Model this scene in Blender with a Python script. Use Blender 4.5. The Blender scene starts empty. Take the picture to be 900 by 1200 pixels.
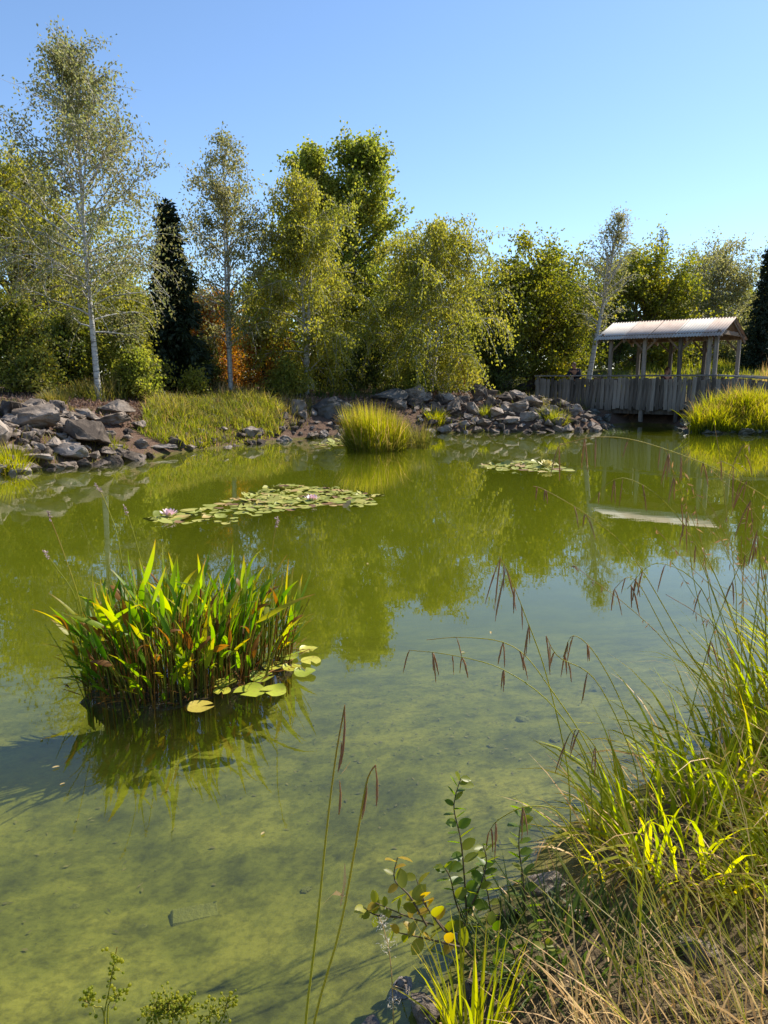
import bpy, bmesh, math, random
import numpy as np
from mathutils import Vector, Matrix, noise as mnoise
PI = math.pi
RNG = np.random.default_rng(7)
random.seed(7)
S = bpy.context.scene
C = S.collection

# ---------------------------------------------------------------- camera
F_PX, PITCH, CAM_H = 866.0, math.atan(155 / 866), 1.6
cam = bpy.data.cameras.new('camera')
cam.sensor_fit = 'VERTICAL'
cam.angle_y = 2 * math.atan(600 / F_PX)
cam.clip_start, cam.clip_end = 0.05, 3000
camo = bpy.data.objects.new('camera', cam)
C.objects.link(camo)
camo.location = (0, 0, CAM_H)
camo.rotation_euler = (PI / 2 - PITCH, 0, 0)
S.camera = camo

# ---------------------------------------------------------------- sky, sun, exposure
SUN_AZ, SUN_EL = math.radians(54), math.radians(45)      # azimuth clockwise from +Y
w = bpy.data.worlds.new('World')
S.world = w
w.use_nodes = True
wn = w.node_tree
sky = wn.nodes.new('ShaderNodeTexSky')
sky.sky_type = 'NISHITA'
sky.sun_disc = False
sky.sun_elevation = SUN_EL
sky.sun_rotation = SUN_AZ
sky.altitude = 0
sky.air_density = 1.0
sky.dust_density = 0.2
sky.ozone_density = 5.0
wn.nodes['Background'].inputs['Strength'].default_value = 0.122
wn.links.new(sky.outputs[0], wn.nodes['Background'].inputs['Color'])
sun = bpy.data.lights.new('sun', 'SUN')
sun.energy = 5.0
sun.angle = math.radians(0.53)
sun.color = (1.0, 0.93, 0.80)
suno = bpy.data.objects.new('sun', sun)
C.objects.link(suno)
sd = Vector((math.sin(SUN_AZ) * math.cos(SUN_EL), math.cos(SUN_AZ) * math.cos(SUN_EL), math.sin(SUN_EL)))
suno.rotation_euler = (-sd).to_track_quat('-Z', 'Y').to_euler()
suno.location = sd * 80
S.view_settings.view_transform = 'Standard'
S.view_settings.look = 'None'
S.view_settings.exposure = 0.72
S.view_settings.gamma = 1
S.cycles.use_denoising = True
S.cycles.max_bounces = 8
S.cycles.transparent_max_bounces = 12
S.cycles.volume_bounces = 1
S.cycles.caustics_reflective = False
S.cycles.caustics_refractive = False
S.cycles.sample_clamp_indirect = 6

# ---------------------------------------------------------------- positions
def ray(px, py):
    x, y = (px - 450) / F_PX, -(py - 600) / F_PX
    c, s = math.cos(PITCH), math.sin(PITCH)
    return Vector((x, c + y * s, -s + y * c))
def at_y(px, py, Y):
    d = ray(px, py)
    return Vector((0, 0, CAM_H)) + d * (Y / d.y)
def at_z(px, py, z=0.0):
    d = ray(px, py)
    return Vector((0, 0, CAM_H)) + d * ((z - CAM_H) / d.z)

# ---------------------------------------------------------------- object helpers
def tag(o, label=None, cat=None, group=None, kind=None):
    if label: o['label'] = label
    if cat: o['category'] = cat
    if group: o['group'] = group
    if kind: o['kind'] = kind
    return o
def thing(name, loc, label, cat, group=None, rz=0.0):
    o = bpy.data.objects.new(name, None)
    C.objects.link(o)
    o.empty_display_size = 0.1
    o.location = loc
    o.rotation_euler = (0, 0, rz)
    return tag(o, label, cat, group)
def link(name, me, parent=None, loc=None, rot=None, scale=None):
    o = bpy.data.objects.new(name, me)
    C.objects.link(o)
    if parent: o.parent = parent
    if loc is not None: o.location = loc
    if rot is not None: o.rotation_euler = rot
    if scale is not None: o.scale = (scale,) * 3 if isinstance(scale, (int, float)) else scale
    return o
def np_mesh(name, V, Fq, mat, rnd=None, t=None, smooth=True):
    """V (n,3), Fq list of int arrays (m,k) -> mesh; rnd per face, t per vertex"""
    V = np.asarray(V, dtype=np.float32).reshape(-1, 3)
    if not isinstance(Fq, (list, tuple)): Fq = [Fq]
    Fq = [np.asarray(f, dtype=np.int32) for f in Fq if len(f)]
    me = bpy.data.meshes.new(name)
    me.vertices.add(len(V))
    me.vertices.foreach_set('co', V.ravel())
    tot = np.concatenate([np.full(len(f), f.shape[1], dtype=np.int32) for f in Fq])
    idx = np.concatenate([f.ravel() for f in Fq])
    me.loops.add(len(idx))
    me.loops.foreach_set('vertex_index', idx)
    me.polygons.add(len(tot))
    st = np.zeros(len(tot), dtype=np.int32)
    st[1:] = np.cumsum(tot)[:-1]
    me.polygons.foreach_set('loop_start', st)
    me.polygons.foreach_set('loop_total', tot)
    me.update(calc_edges=True)
    me.polygons.foreach_set('use_smooth', np.full(len(tot), smooth, dtype=bool))
    if rnd is not None:
        a = me.attributes.new('rnd', 'FLOAT', 'FACE')
        a.data.foreach_set('value', np.asarray(rnd, dtype=np.float32))
    if t is not None:
        a = me.attributes.new('along', 'FLOAT', 'POINT')
        a.data.foreach_set('value', np.asarray(t, dtype=np.float32))
    if mat: me.materials.append(mat)
    return me
def norm(a):
    return a / np.maximum(np.linalg.norm(a, axis=-1, keepdims=True), 1e-9)

# ---------------------------------------------------------------- materials
def new_mat(name):
    m = bpy.data.materials.new(name)
    m.use_nodes = True
    nt = m.node_tree
    for n in list(nt.nodes): nt.nodes.remove(n)
    out = nt.nodes.new('ShaderNodeOutputMaterial')
    return m, nt, out
def N(nt, kind, **kw):
    n = nt.nodes.new(kind)
    for k, v in kw.items(): setattr(n, k, v)
    return n
def ramp(nt, stops, fac=None, interp='LINEAR'):
    r = N(nt, 'ShaderNodeValToRGB')
    r.color_ramp.interpolation = interp
    el = r.color_ramp.elements
    while len(el) < len(stops): el.new(0.5)
    for e, (p, c) in zip(el, stops):
        e.position = p
        e.color = (*c, 1) if len(c) == 3 else c
    if fac is not None: nt.links.new(fac, r.inputs[0])
    return r
def noise_tex(nt, scale, detail=4, rough=0.55, coord='Object', vec_scale=None):
    tc = N(nt, 'ShaderNodeTexCoord')
    n = N(nt, 'ShaderNodeTexNoise')
    n.inputs['Scale'].default_value = scale
    n.inputs['Detail'].default_value = detail
    n.inputs['Roughness'].default_value = rough
    src = tc.outputs[coord]
    if vec_scale:
        mp = N(nt, 'ShaderNodeMapping')
        mp.inputs['Scale'].default_value = vec_scale
        nt.links.new(src, mp.inputs['Vector'])
        src = mp.outputs[0]
    nt.links.new(src, n.inputs['Vector'])
    return n
def math_node(nt, op, a, b=None):
    n = N(nt, 'ShaderNodeMath', operation=op)
    for i, v in enumerate((a, b)):
        if v is None: continue
        if isinstance(v, (int, float)): n.inputs[i].default_value = v
        else: nt.links.new(v, n.inputs[i])
    return n.outputs[0]
def mix_rgb(nt, fac, a, b, mode='MIX'):
    n = N(nt, 'ShaderNodeMix', data_type='RGBA', blend_type=mode)
    for s, v in ((n.inputs[0], fac), (n.inputs[6], a), (n.inputs[7], b)):
        if isinstance(v, (int, float)): s.default_value = v
        elif isinstance(v, tuple): s.default_value = (*v, 1)
        else: nt.links.new(v, s)
    return n.outputs[2]

def leaf_mat(name, cols, trans=0.45, rough=0.5, patch=0.5, tip=None, spec=0.3, pscale=0.8):
    """leaf colour picked per leaf ('rnd'), drifting in patches; tip: colour that blade ends dry to"""
    m, nt, out = new_mat(name)
    at = N(nt, 'ShaderNodeAttribute', attribute_name='rnd')
    nz = noise_tex(nt, pscale, 2)
    f = math_node(nt, 'ADD', math_node(nt, 'MULTIPLY', at.outputs['Fac'], 1 - patch),
                  math_node(nt, 'MULTIPLY', math_node(nt, 'SUBTRACT', math_node(nt, 'MULTIPLY', nz.outputs[0], 2.2), 0.6), patch))
    k = len(cols)
    r = ramp(nt, [(i / (k - 1), c) for i, c in enumerate(cols)], f)
    col = r.outputs[0]
    if tip:
        al = N(nt, 'ShaderNodeAttribute', attribute_name='along')
        e = math_node(nt, 'POWER', al.outputs['Fac'], 4.0)
        e = math_node(nt, 'MULTIPLY', e, math_node(nt, 'ADD', at.outputs['Fac'], 0.15))
        col = mix_rgb(nt, e, col, tip)
    p = N(nt, 'ShaderNodeBsdfPrincipled')
    p.inputs['Roughness'].default_value = rough
    p.inputs['Specular IOR Level'].default_value = spec
    nt.links.new(col, p.inputs['Base Color'])
    tr = N(nt, 'ShaderNodeBsdfTranslucent')
    g = N(nt, 'ShaderNodeHueSaturation')
    g.inputs['Saturation'].default_value = 1.12
    g.inputs['Value'].default_value = 1.8
    nt.links.new(col, g.inputs['Color'])
    nt.links.new(g.outputs[0], tr.inputs['Color'])
    mx = N(nt, 'ShaderNodeMixShader')
    mx.inputs[0].default_value = trans
    nt.links.new(p.outputs[0], mx.inputs[1])
    nt.links.new(tr.outputs[0], mx.inputs[2])
    nt.links.new(mx.outputs[0], out.inputs[0])
    return m

def solid_mat(name, stops, scale=4, rough=0.8, bump=0.3, bscale=30, vec_scale=None, spec=0.25, objrand=0.0, detail=6, metallic=0):
    m, nt, out = new_mat(name)
    nz = noise_tex(nt, scale, detail, 0.6, vec_scale=vec_scale)
    f = nz.outputs[0]
    if objrand:
        oi = N(nt, 'ShaderNodeObjectInfo')
        f = math_node(nt, 'ADD', f, math_node(nt, 'MULTIPLY', math_node(nt, 'SUBTRACT', oi.outputs['Random'], 0.5), objrand))
    r = ramp(nt, stops, f)
    p = N(nt, 'ShaderNodeBsdfPrincipled')
    p.inputs['Roughness'].default_value = rough
    p.inputs['Specular IOR Level'].default_value = spec
    p.inputs['Metallic'].default_value = metallic
    nt.links.new(r.outputs[0], p.inputs['Base Color'])
    if bump:
        nb = noise_tex(nt, bscale, 5, 0.65, vec_scale=vec_scale)
        b = N(nt, 'ShaderNodeBump')
        b.inputs['Strength'].default_value = bump
        b.inputs['Distance'].default_value = 0.03
        nt.links.new(nb.outputs[0], b.inputs['Height'])
        nt.links.new(b.outputs[0], p.inputs['Normal'])
    nt.links.new(p.outputs[0], out.inputs[0])
    return m

M = {}
M['birch_leaf'] = leaf_mat('birch_leaf', [(0.137, 0.12, 0.0581), (0.219, 0.198, 0.0814), (0.183, 0.205, 0.0697), (0.31, 0.249, 0.14)], .5)
M['weeping_leaf'] = leaf_mat('weeping_leaf', [(0.12, 0.133, 0.027), (0.206, 0.215, 0.0406), (0.304, 0.284, 0.0496), (0.389, 0.322, 0.0676)], .55)
M['poplar_leaf'] = leaf_mat('poplar_leaf', [(0.104, 0.132, 0.0273), (0.177, 0.208, 0.0362), (0.269, 0.275, 0.0498), (0.371, 0.307, 0.068)], .55)
M['broad_leaf'] = leaf_mat('broad_leaf', [(0.0842, 0.102, 0.0186), (0.144, 0.163, 0.026), (0.241, 0.234, 0.0334), (0.432, 0.327, 0.0464)], .52)
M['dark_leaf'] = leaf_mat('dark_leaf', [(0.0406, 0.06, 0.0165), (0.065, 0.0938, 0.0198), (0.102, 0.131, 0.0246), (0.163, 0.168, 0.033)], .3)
M['yellow_leaf'] = leaf_mat('yellow_leaf', [(0.0935, 0.135, 0.024), (0.171, 0.198, 0.0343), (0.281, 0.251, 0.0429), (0.343, 0.269, 0.0515)], .45)
M['orange_leaf'] = leaf_mat('orange_leaf', [(0.142, 0.13, 0.0297), (0.284, 0.168, 0.0372), (0.411, 0.183, 0.0446), (0.474, 0.229, 0.0743)], .45)
M['red_leaf'] = leaf_mat('red_leaf', [(.08, .02, .02), (.13, .03, .03), (.16, .05, .03)], .4)
M['grey_leaf'] = leaf_mat('grey_leaf', [(0.122, 0.128, 0.0462), (0.192, 0.192, 0.066), (0.261, 0.24, 0.0909), (0.312, 0.257, 0.116)], .5)
M['needle'] = leaf_mat('needle', [(0.014, 0.0252, 0.0117), (0.0224, 0.0364, 0.0156), (0.0364, 0.0532, 0.0208)], .12, .6)
M['lime_blade'] = leaf_mat('lime_blade', [(0.143, 0.173, 0.014), (0.231, 0.259, 0.018), (0.33, 0.324, 0.022), (0.396, 0.335, 0.04)], .6, tip=(.30, .20, .07))
M['bank_blade'] = leaf_mat('bank_blade', [(.07, .10, .016), (.16, .19, .022), (.26, .26, .03), (.34, .27, .06)], .55, tip=(.28, .20, .08))
M['olive_blade'] = leaf_mat('olive_blade', [(0.078, 0.0975, 0.0195), (0.13, 0.143, 0.026), (0.208, 0.182, 0.039), (0.312, 0.221, 0.078)], .45, tip=(.28, .19, .09))
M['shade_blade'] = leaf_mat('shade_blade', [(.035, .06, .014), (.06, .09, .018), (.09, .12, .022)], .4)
M['sedge_blade'] = leaf_mat('sedge_blade', [(0.121, 0.177, 0.012), (0.228, 0.278, 0.016), (0.363, 0.354, 0.02), (0.511, 0.392, 0.04)], .68, .5, tip=(.34, .19, .05), spec=.2)
M['dry_blade'] = leaf_mat('dry_blade', [(0.375, 0.21, 0.0825), (0.531, 0.33, 0.138), (0.688, 0.466, 0.207), (0.296, 0.256, 0.0688)], .35)
M['pickerel_leaf'] = leaf_mat('pickerel_leaf', [(0.0425, 0.106, 0.011), (0.0848, 0.185, 0.0154), (0.16, 0.265, 0.0198), (0.276, 0.357, 0.0275), (0.382, 0.331, 0.033)], .6, .42, spec=.35, patch=0, tip=(.36, .16, .045))
M['brown_leaf'] = leaf_mat('brown_leaf', [(.11, .045, .015), (.22, .10, .025), (.36, .18, .04)], .45, patch=0)
M['alder_leaf'] = leaf_mat('alder_leaf', [(.06, .10, .012), (.11, .17, .018), (.16, .21, .022), (.24, .25, .03)], .55, .4, spec=.4, patch=0)
M['yellow_alder'] = leaf_mat('yellow_alder', [(.12, .15, .02), (.26, .26, .025), (.36, .33, .03), (.42, .28, .04)], .55, .4, spec=.4, patch=0)
M['seed'] = leaf_mat('seed', [(0.2, 0.11, 0.0562), (0.32, 0.189, 0.0938), (0.44, 0.282, 0.143)], .3, .7)
M['straw'] = leaf_mat('straw', [(0.36, 0.24, 0.099), (0.48, 0.36, 0.165), (0.288, 0.228, 0.066)], .25, .6)
M['green_stem'] = leaf_mat('green_stem', [(0.195, 0.221, 0.022), (0.325, 0.325, 0.033), (0.442, 0.364, 0.066)], .35, .5, tip=(.26, .13, .06))
M['fluff'] = leaf_mat('fluff', [(.5, .45, .38), (.62, .56, .48)], .3, .9)
M['mulch'] = leaf_mat('mulch', [(.10, .055, .035), (.18, .105, .07), (.26, .165, .12), (.34, .24, .18)], .1, .9)
M['pad'] = None
M['birch_bark'] = solid_mat('birch_bark', [(.30, (.05, .045, .04)), (.40, (.30, .28, .25)), (.5, (.50, .475, .43)), (1, (.62, .59, .54))], 5, .8, .25, 18, (1, 1, 4.5))
M['grey_bark'] = solid_mat('grey_bark', [(.3, (.07, .055, .04)), (.7, (.20, .16, .12))], 6, .9, .5, 20, (1, 1, .25))
M['dark_bark'] = solid_mat('dark_bark', [(.3, (.03, .024, .018)), (.7, (.09, .07, .05))], 6, .9, .5, 20, (1, 1, .25))
M['rock'] = solid_mat('rock', [(.30, (.05, .038, .03)), (.42, (.14, .108, .083)), (.56, (.24, .19, .15)), (.72, (.36, .30, .25))], 2.2, .9, 1.0, 11, objrand=.35, detail=8)
M['dark_rock'] = solid_mat('dark_rock', [(.3, (.035, .035, .036)), (.55, (.09, .085, .08)), (.8, (.22, .20, .18))], 1.6, .8, .6, 12, objrand=.2, detail=8)
M['wet_rock'] = solid_mat('wet_rock', [(.3, (.05, .05, .04)), (.6, (.13, .125, .10)), (.8, (.2, .19, .16))], 3, .45, .5, 14, objrand=.3, detail=8, spec=.5)
M['wood'] = solid_mat('weathered_wood', [(.25, (.075, .062, .05)), (.5, (.19, .16, .13)), (.75, (.32, .275, .23))], 7, .85, .5, 30, (3, 3, .25), objrand=.45)
M['rail_wood'] = solid_mat('rail_wood', [(.25, (.12, .11, .10)), (.5, (.25, .23, .21)), (.75, (.36, .34, .31))], 7, .8, .4, 30, (.5, 3, 3), objrand=.2)
M['beam_wood'] = solid_mat('beam_wood', [(.25, (.12, .085, .055)), (.75, (.28, .20, .14))], 7, .85, .4, 30, objrand=.3)
M['tin'] = solid_mat('tin', [(.3, (.36, .325, .29)), (.5, (.45, .415, .375)), (.75, (.51, .475, .435))], 1.6, .8, .0, 8, spec=.12, objrand=.15)
M['rusty_tin'] = solid_mat('rusty_tin', [(.3, (.33, .255, .215)), (.5, (.42, .345, .30)), (.75, (.48, .41, .365))], 1.6, .85, .0, 8, spec=.1, objrand=.15)
M['skin'] = solid_mat('skin', [(.3, (.36, .18, .12)), (.7, (.44, .24, .16))], 6, .55, 0)
M['navy'] = solid_mat('navy_cloth', [(.3, (.012, .014, .022)), (.7, (.03, .034, .05))], 9, .9, .2, 60)
M['black_cloth'] = solid_mat('black_cloth', [(.3, (.010, .010, .010)), (.7, (.03, .027, .025))], 9, .9, .2, 60)
M['maroon_cloth'] = solid_mat('maroon_cloth', [(.3, (.08, .02, .016)), (.7, (.14, .04, .03))], 9, .9, .2, 60)
M['hair'] = solid_mat('hair', [(.3, (.03, .014, .008)), (.7, (.09, .04, .02))], 30, .6, .3, 80)
M['white_paint'] = solid_mat('white_paint', [(.3, (.6, .6, .58)), (.7, (.75, .75, .73))], 9, .6, 0)
M['root_mat'] = solid_mat('root_mat', [(.3, (.03, .022, .012)), (.6, (.08, .055, .03)), (.8, (.13, .10, .045))], 14, .8, .8, 40)
M['algae_stone'] = solid_mat('algae_stone', [(.3, (.09, .095, .015)), (.7, (.145, .148, .022))], 9, .9, .5, 40)

# lily pad: yellow-green to bronze, one tone per pad
m, nt, out = new_mat('lily_pad')
oi = N(nt, 'ShaderNodeObjectInfo')
r = ramp(nt, [(0, (.19, .23, .03)), (.35, (.28, .29, .045)), (.72, (.38, .35, .08)), (.86, (.40, .26, .10)), (.93, (.17, .07, .035)), (1, (.11, .05, .03))], oi.outputs['Random'])
nz = noise_tex(nt, 9, 4)
cc = mix_rgb(nt, math_node(nt, 'MULTIPLY', nz.outputs[0], .35), r.outputs[0], (.32, .27, .12))
p = N(nt, 'ShaderNodeBsdfPrincipled')
p.inputs['Roughness'].default_value = .5
p.inputs['Specular IOR Level'].default_value = .25
nt.links.new(cc, p.inputs['Base Color'])
nt.links.new(p.outputs[0], out.inputs[0])
M['pad'] = m
m, nt, out = new_mat('lily_pad_lime')
oi = N(nt, 'ShaderNodeObjectInfo')
r = ramp(nt, [(0, (.20, .26, .02)), (.6, (.32, .35, .03)), (.9, (.40, .38, .04)), (1, (.36, .24, .06))], oi.outputs['Random'])
p = N(nt, 'ShaderNodeBsdfPrincipled')
p.inputs['Roughness'].default_value = .45
nz = noise_tex(nt, 7, 6, .7)
cc = mix_rgb(nt, ramp(nt, [(.5, (0, 0, 0)), (.75, (.8, .8, .8))], nz.outputs[0]).outputs[0], r.outputs[0], (.20, .11, .04))
nt.links.new(cc, p.inputs['Base Color'])
nt.links.new(p.outputs[0], out.inputs[0])
M['lime_pad'] = m
def petal_mat(name, a, b):
    m, nt, out = new_mat(name)
    nz = noise_tex(nt, 20, 2)
    r = ramp(nt, [(.3, a), (.7, b)], nz.outputs[0])
    p = N(nt, 'ShaderNodeBsdfPrincipled')
    p.inputs['Roughness'].default_value = .5
    nt.links.new(r.outputs[0], p.inputs['Base Color'])
    nt.links.new(p.outputs[0], out.inputs[0])
    return m
M['pink_petal'] = petal_mat('pink_petal', (.78, .52, .56), (.85, .70, .70))
M['yellow_petal'] = petal_mat('yellow_petal', (.75, .62, .18), (.80, .74, .40))

# ---------------------------------------------------------------- terrain
POND = np.array([(-1.7, 1.2), (-0.55, 1.28), (0.0, 1.5), (0.22, 1.95), (0.62, 2.45), (1.5, 3.05), (3.2, 4.6), (6, 7.5), (10, 12), (13, 16),
    (13.6, 20), (12.2, 21.6), (9.9, 22.4), (9.5, 23.6), (10.0, 25.4), (10.2, 26.9), (9.2, 27.6), (8.2, 26.6), (7.6, 25.2), (7.0, 23.7), (5, 23.0),
    (3, 23.1), (1.2, 22.7), (-0.4, 21.8), (-1.5, 21.0), (-2.5, 20.2), (-3.5, 18.5), (-4.4, 17), (-5.1, 15.3), (-5.5, 14.2), (-6.2, 13.3),
    (-7, 12.4), (-8.4, 9), (-7.5, 5), (-5, 2.2), (-3.2, 1.3)])
def sdist(x, y):
    x, y = np.asarray(x, float), np.asarray(y, float)
    best = np.full(x.shape, 1e9)
    inside = np.zeros(x.shape, bool)
    n = len(POND)
    for i in range(n):
        ax, ay = POND[i]
        bx, by = POND[(i + 1) % n]
        dx, dy = bx - ax, by - ay
        t = np.clip(((x - ax) * dx + (y - ay) * dy) / (dx * dx + dy * dy), 0, 1)
        best = np.minimum(best, np.hypot(x - ax - t * dx, y - ay - t * dy))
        inside ^= ((ay > y) != (by > y)) & (x < (bx - ax) * (y - ay) / ((by - ay) if by != ay else 1e-9) + ax)
    return np.where(inside, -best, best)
def wob(x, y):
    return (np.sin(x * 2.1 + 1.3 * np.sin(y * 1.7)) * np.cos(y * 2.4 + .8 * np.sin(x * 1.3)) * .5
            + np.sin(x * .63 + 2) * np.cos(y * .57 + 1) + .28 * np.sin(x * 5.3 + y * 3.1) * np.cos(y * 5.9 - x * 2.2))
def sstep(a, b, v):
    t = np.clip((v - a) / (b - a), 0, 1)
    return t * t * (3 - 2 * t)
def ground_z(x, y):
    x, y = np.asarray(x, float), np.asarray(y, float)
    d = sdist(x, y) + .05 * wob(x * 1.7, y * 1.7)
    far = sstep(5, 11, y)
    top = .26 + far * 1.0
    run = .9 + far * .75
    up = top * (1 - np.exp(-np.maximum(d, 0) / run)) + .012 * np.clip(d - 3, 0, 40) * far + .07 * wob(x, y) * sstep(.2, 2, d) * (.3 + .7 * far)
    g = np.exp(-(((x - 9.4) / 4.3) ** 2 + ((y - 27.5) / 4.0) ** 2))
    up = np.where(up > .5, up - (up - .5) * np.minimum(1, 1.15 * g), up)
    up = up + .75 * np.clip((y - 30.5) / 5, 0, 1) * sstep(4, 12, x)
    dn = -1.1 * (.42 + .58 * sstep(3.5, 8, y)) * (1 - np.exp(-np.maximum(-d, 0) / 2.0)) + .02 * wob(x * 1.5, y * 1.5) * sstep(.2, .8, -d)
    return np.where(d > 0, up, dn)
def gz(x, y):
    return float(ground_z(np.array([x]), np.array([y]))[0])
def hit(px, py):
    d = ray(px, py)
    o = Vector((0, 0, CAM_H))
    ys = np.linspace(.8, 60, 2400)
    P = np.array(o)[None] + np.array(d)[None] * (ys / d.y)[:, None]
    z = np.maximum(ground_z(P[:, 0], P[:, 1]), 0)
    k = int(np.argmax(P[:, 2] <= z))
    return Vector(P[k])

def axis(lo, hi, step, far):
    a = list(np.arange(lo, hi + 1e-6, step))
    s, v = step, hi
    while v < far:
        s *= 1.35; v += s; a.append(v)
    s, v = step, lo
    while v > -far:
        s *= 1.35; v -= s; a.insert(0, v)
    return np.array(a)
gx = axis(-10, 16, .16, 900)
gy = axis(-.5, 34, .16, 1500)
GX, GY = np.meshgrid(gx, gy)
GZ = ground_z(GX.ravel(), GY.ravel())
nx, ny = len(gx), len(gy)
ii = (np.arange(ny - 1)[:, None] * nx + np.arange(nx - 1)[None]).ravel()
m, nt, out = new_mat('ground')
geo = N(nt, 'ShaderNodeNewGeometry')
sep = N(nt, 'ShaderNodeSeparateXYZ')
nt.links.new(geo.outputs['Position'], sep.inputs[0])
n1 = noise_tex(nt, 1.9, 8, .7)
n2 = noise_tex(nt, 9, 6, .7)
n3 = noise_tex(nt, 38, 4, .7)
soil = ramp(nt, [(.3, (.06, .036, .024)), (.5, (.13, .08, .055)), (.7, (.21, .14, .10))], n3.outputs[0])
dry = ramp(nt, [(.3, (.05, .035, .02)), (.5, (.11, .08, .045)), (.7, (.20, .15, .085))], n3.outputs[0])
grass = ramp(nt, [(.3, (.05, .06, .015)), (.5, (.11, .11, .03)), (.7, (.19, .16, .06))], n2.outputs[0])
nearm = N(nt, 'ShaderNodeMapRange')
nt.links.new(sep.outputs['Y'], nearm.inputs[0])
nearm.inputs[1].default_value, nearm.inputs[2].default_value = 4, 9
bank = mix_rgb(nt, nearm.outputs[0], dry.outputs[0], soil.outputs[0])
farm = N(nt, 'ShaderNodeMapRange')
nt.links.new(sep.outputs['Y'], farm.inputs[0])
farm.inputs[1].default_value, farm.inputs[2].default_value = 27, 33
bank = mix_rgb(nt, farm.outputs[0], bank, grass.outputs[0])
bed_a = ramp(nt, [(.36, (.060, .066, .007)), (.48, (.112, .118, .012)), (.62, (.18, .175, .021))], n1.outputs[0])
spk = ramp(nt, [(.46, (1, 1, 1)), (.58, (.68, .69, .6)), (.68, (.42, .44, .35))], n2.outputs[0])
spk2 = ramp(nt, [(.47, (1, 1, 1)), (.64, (.66, .68, .6))], n3.outputs[0])
bed = mix_rgb(nt, 1.0, mix_rgb(nt, 1.0, bed_a.outputs[0], spk.outputs[0], 'MULTIPLY'), spk2.outputs[0], 'MULTIPLY')
wet = N(nt, 'ShaderNodeMapRange')
nt.links.new(sep.outputs['Z'], wet.inputs[0])
wet.inputs[1].default_value, wet.inputs[2].default_value = -.02, .06
col = mix_rgb(nt, wet.outputs[0], bed, bank)
p = N(nt, 'ShaderNodeBsdfPrincipled')
p.inputs['Roughness'].default_value = .95
p.inputs['Specular IOR Level'].default_value = .15
nt.links.new(col, p.inputs['Base Color'])
b = N(nt, 'ShaderNodeBump')
b.inputs['Distance'].default_value = .04
bst = N(nt, 'ShaderNodeMapRange')
nt.links.new(wet.outputs[0], bst.inputs[0])
bst.inputs[3].default_value, bst.inputs[4].default_value = .12, .8
nt.links.new(bst.outputs[0], b.inputs['Strength'])
nt.links.new(n3.outputs[0], b.inputs['Height'])
nt.links.new(b.outputs[0], p.inputs['Normal'])
nt.links.new(p.outputs[0], out.inputs[0])
ground = link('ground', np_mesh('ground', np.stack([GX.ravel(), GY.ravel(), GZ], 1), np.stack([ii, ii + 1, ii + nx + 1, ii + nx], 1), m))
tag(ground, kind='structure')

# ---------------------------------------------------------------- water: a closed body of green, cloudy water
m, nt, out = new_mat('pond_water')
tc = N(nt, 'ShaderNodeTexCoord')
def ripple(scale, sx, sy, det):
    mp = N(nt, 'ShaderNodeMapping')
    mp.inputs['Scale'].default_value = (sx, sy, 1)
    nt.links.new(tc.outputs['Object'], mp.inputs['Vector'])
    n = N(nt, 'ShaderNodeTexNoise')
    n.inputs['Scale'].default_value = scale
    n.inputs['Detail'].default_value = det
    nt.links.new(mp.outputs[0], n.inputs['Vector'])
    return n.outputs[0]
hgt = math_node(nt, 'ADD', math_node(nt, 'MULTIPLY', ripple(1.1, 1, 1.4, 2), .8), math_node(nt, 'MULTIPLY', ripple(7, 1, 1.6, 2), .10))
b = N(nt, 'ShaderNodeBump')
b.inputs['Strength'].default_value = .032
b.inputs['Distance'].default_value = .05
nt.links.new(hgt, b.inputs['Height'])
fr = N(nt, 'ShaderNodeFresnel')
fr.inputs['IOR'].default_value = 1.46
nt.links.new(b.outputs[0], fr.inputs['Normal'])
gl = N(nt, 'ShaderNodeBsdfGlossy')
gl.inputs['Roughness'].default_value = .015
gl.inputs['Color'].default_value = (1, 1, 1, 1)
nt.links.new(b.outputs[0], gl.inputs['Normal'])
tr = N(nt, 'ShaderNodeBsdfTransparent')
mx = N(nt, 'ShaderNodeMixShader')
geo = N(nt, 'ShaderNodeNewGeometry')                  # the sheet does not bend light, so no mirror from below
nt.links.new(math_node(nt, 'MULTIPLY', fr.outputs[0], math_node(nt, 'SUBTRACT', 1.0, geo.outputs['Backfacing'])), mx.inputs[0])
nt.links.new(tr.outputs[0], mx.inputs[1])
nt.links.new(gl.outputs[0], mx.inputs[2])
nt.links.new(mx.outputs[0], out.inputs['Surface'])
vs = N(nt, 'ShaderNodeVolumeScatter')
vs.inputs['Color'].default_value = (.52, .55, .05, 1)
vs.inputs['Density'].default_value = .2
vs.inputs['Anisotropy'].default_value = 0.0
va = N(nt, 'ShaderNodeVolumeAbsorption')
va.inputs['Color'].default_value = (.52, .58, .06, 1)
va.inputs['Density'].default_value = .75
ad = N(nt, 'ShaderNodeAddShader')
nt.links.new(vs.outputs[0], ad.inputs[0])
nt.links.new(va.outputs[0], ad.inputs[1])
nt.links.new(ad.outputs[0], out.inputs['Volume'])
cx, cy = POND.mean(0)
ring = []
for i in range(len(POND)):
    a, bb, c_ = POND[i - 1], POND[i], POND[(i + 1) % len(POND)]
    t_ = norm(np.array(c_ - a)[None])[0]
    nrm = np.array([t_[1], -t_[0]])                      # polygon runs anticlockwise: outward is to the right
    ring.append(bb + nrm * .16)
bm = bmesh.new()
tv = [bm.verts.new((q[0], q[1], 0)) for q in ring]
bv = [bm.verts.new((q[0], q[1], -1.6)) for q in ring]
f1 = bm.faces.new(tv)
f2 = bm.faces.new(list(reversed(bv)))
for i in range(len(ring)):
    j = (i + 1) % len(ring)
    bm.faces.new((tv[j], tv[i], bv[i], bv[j]))
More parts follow.
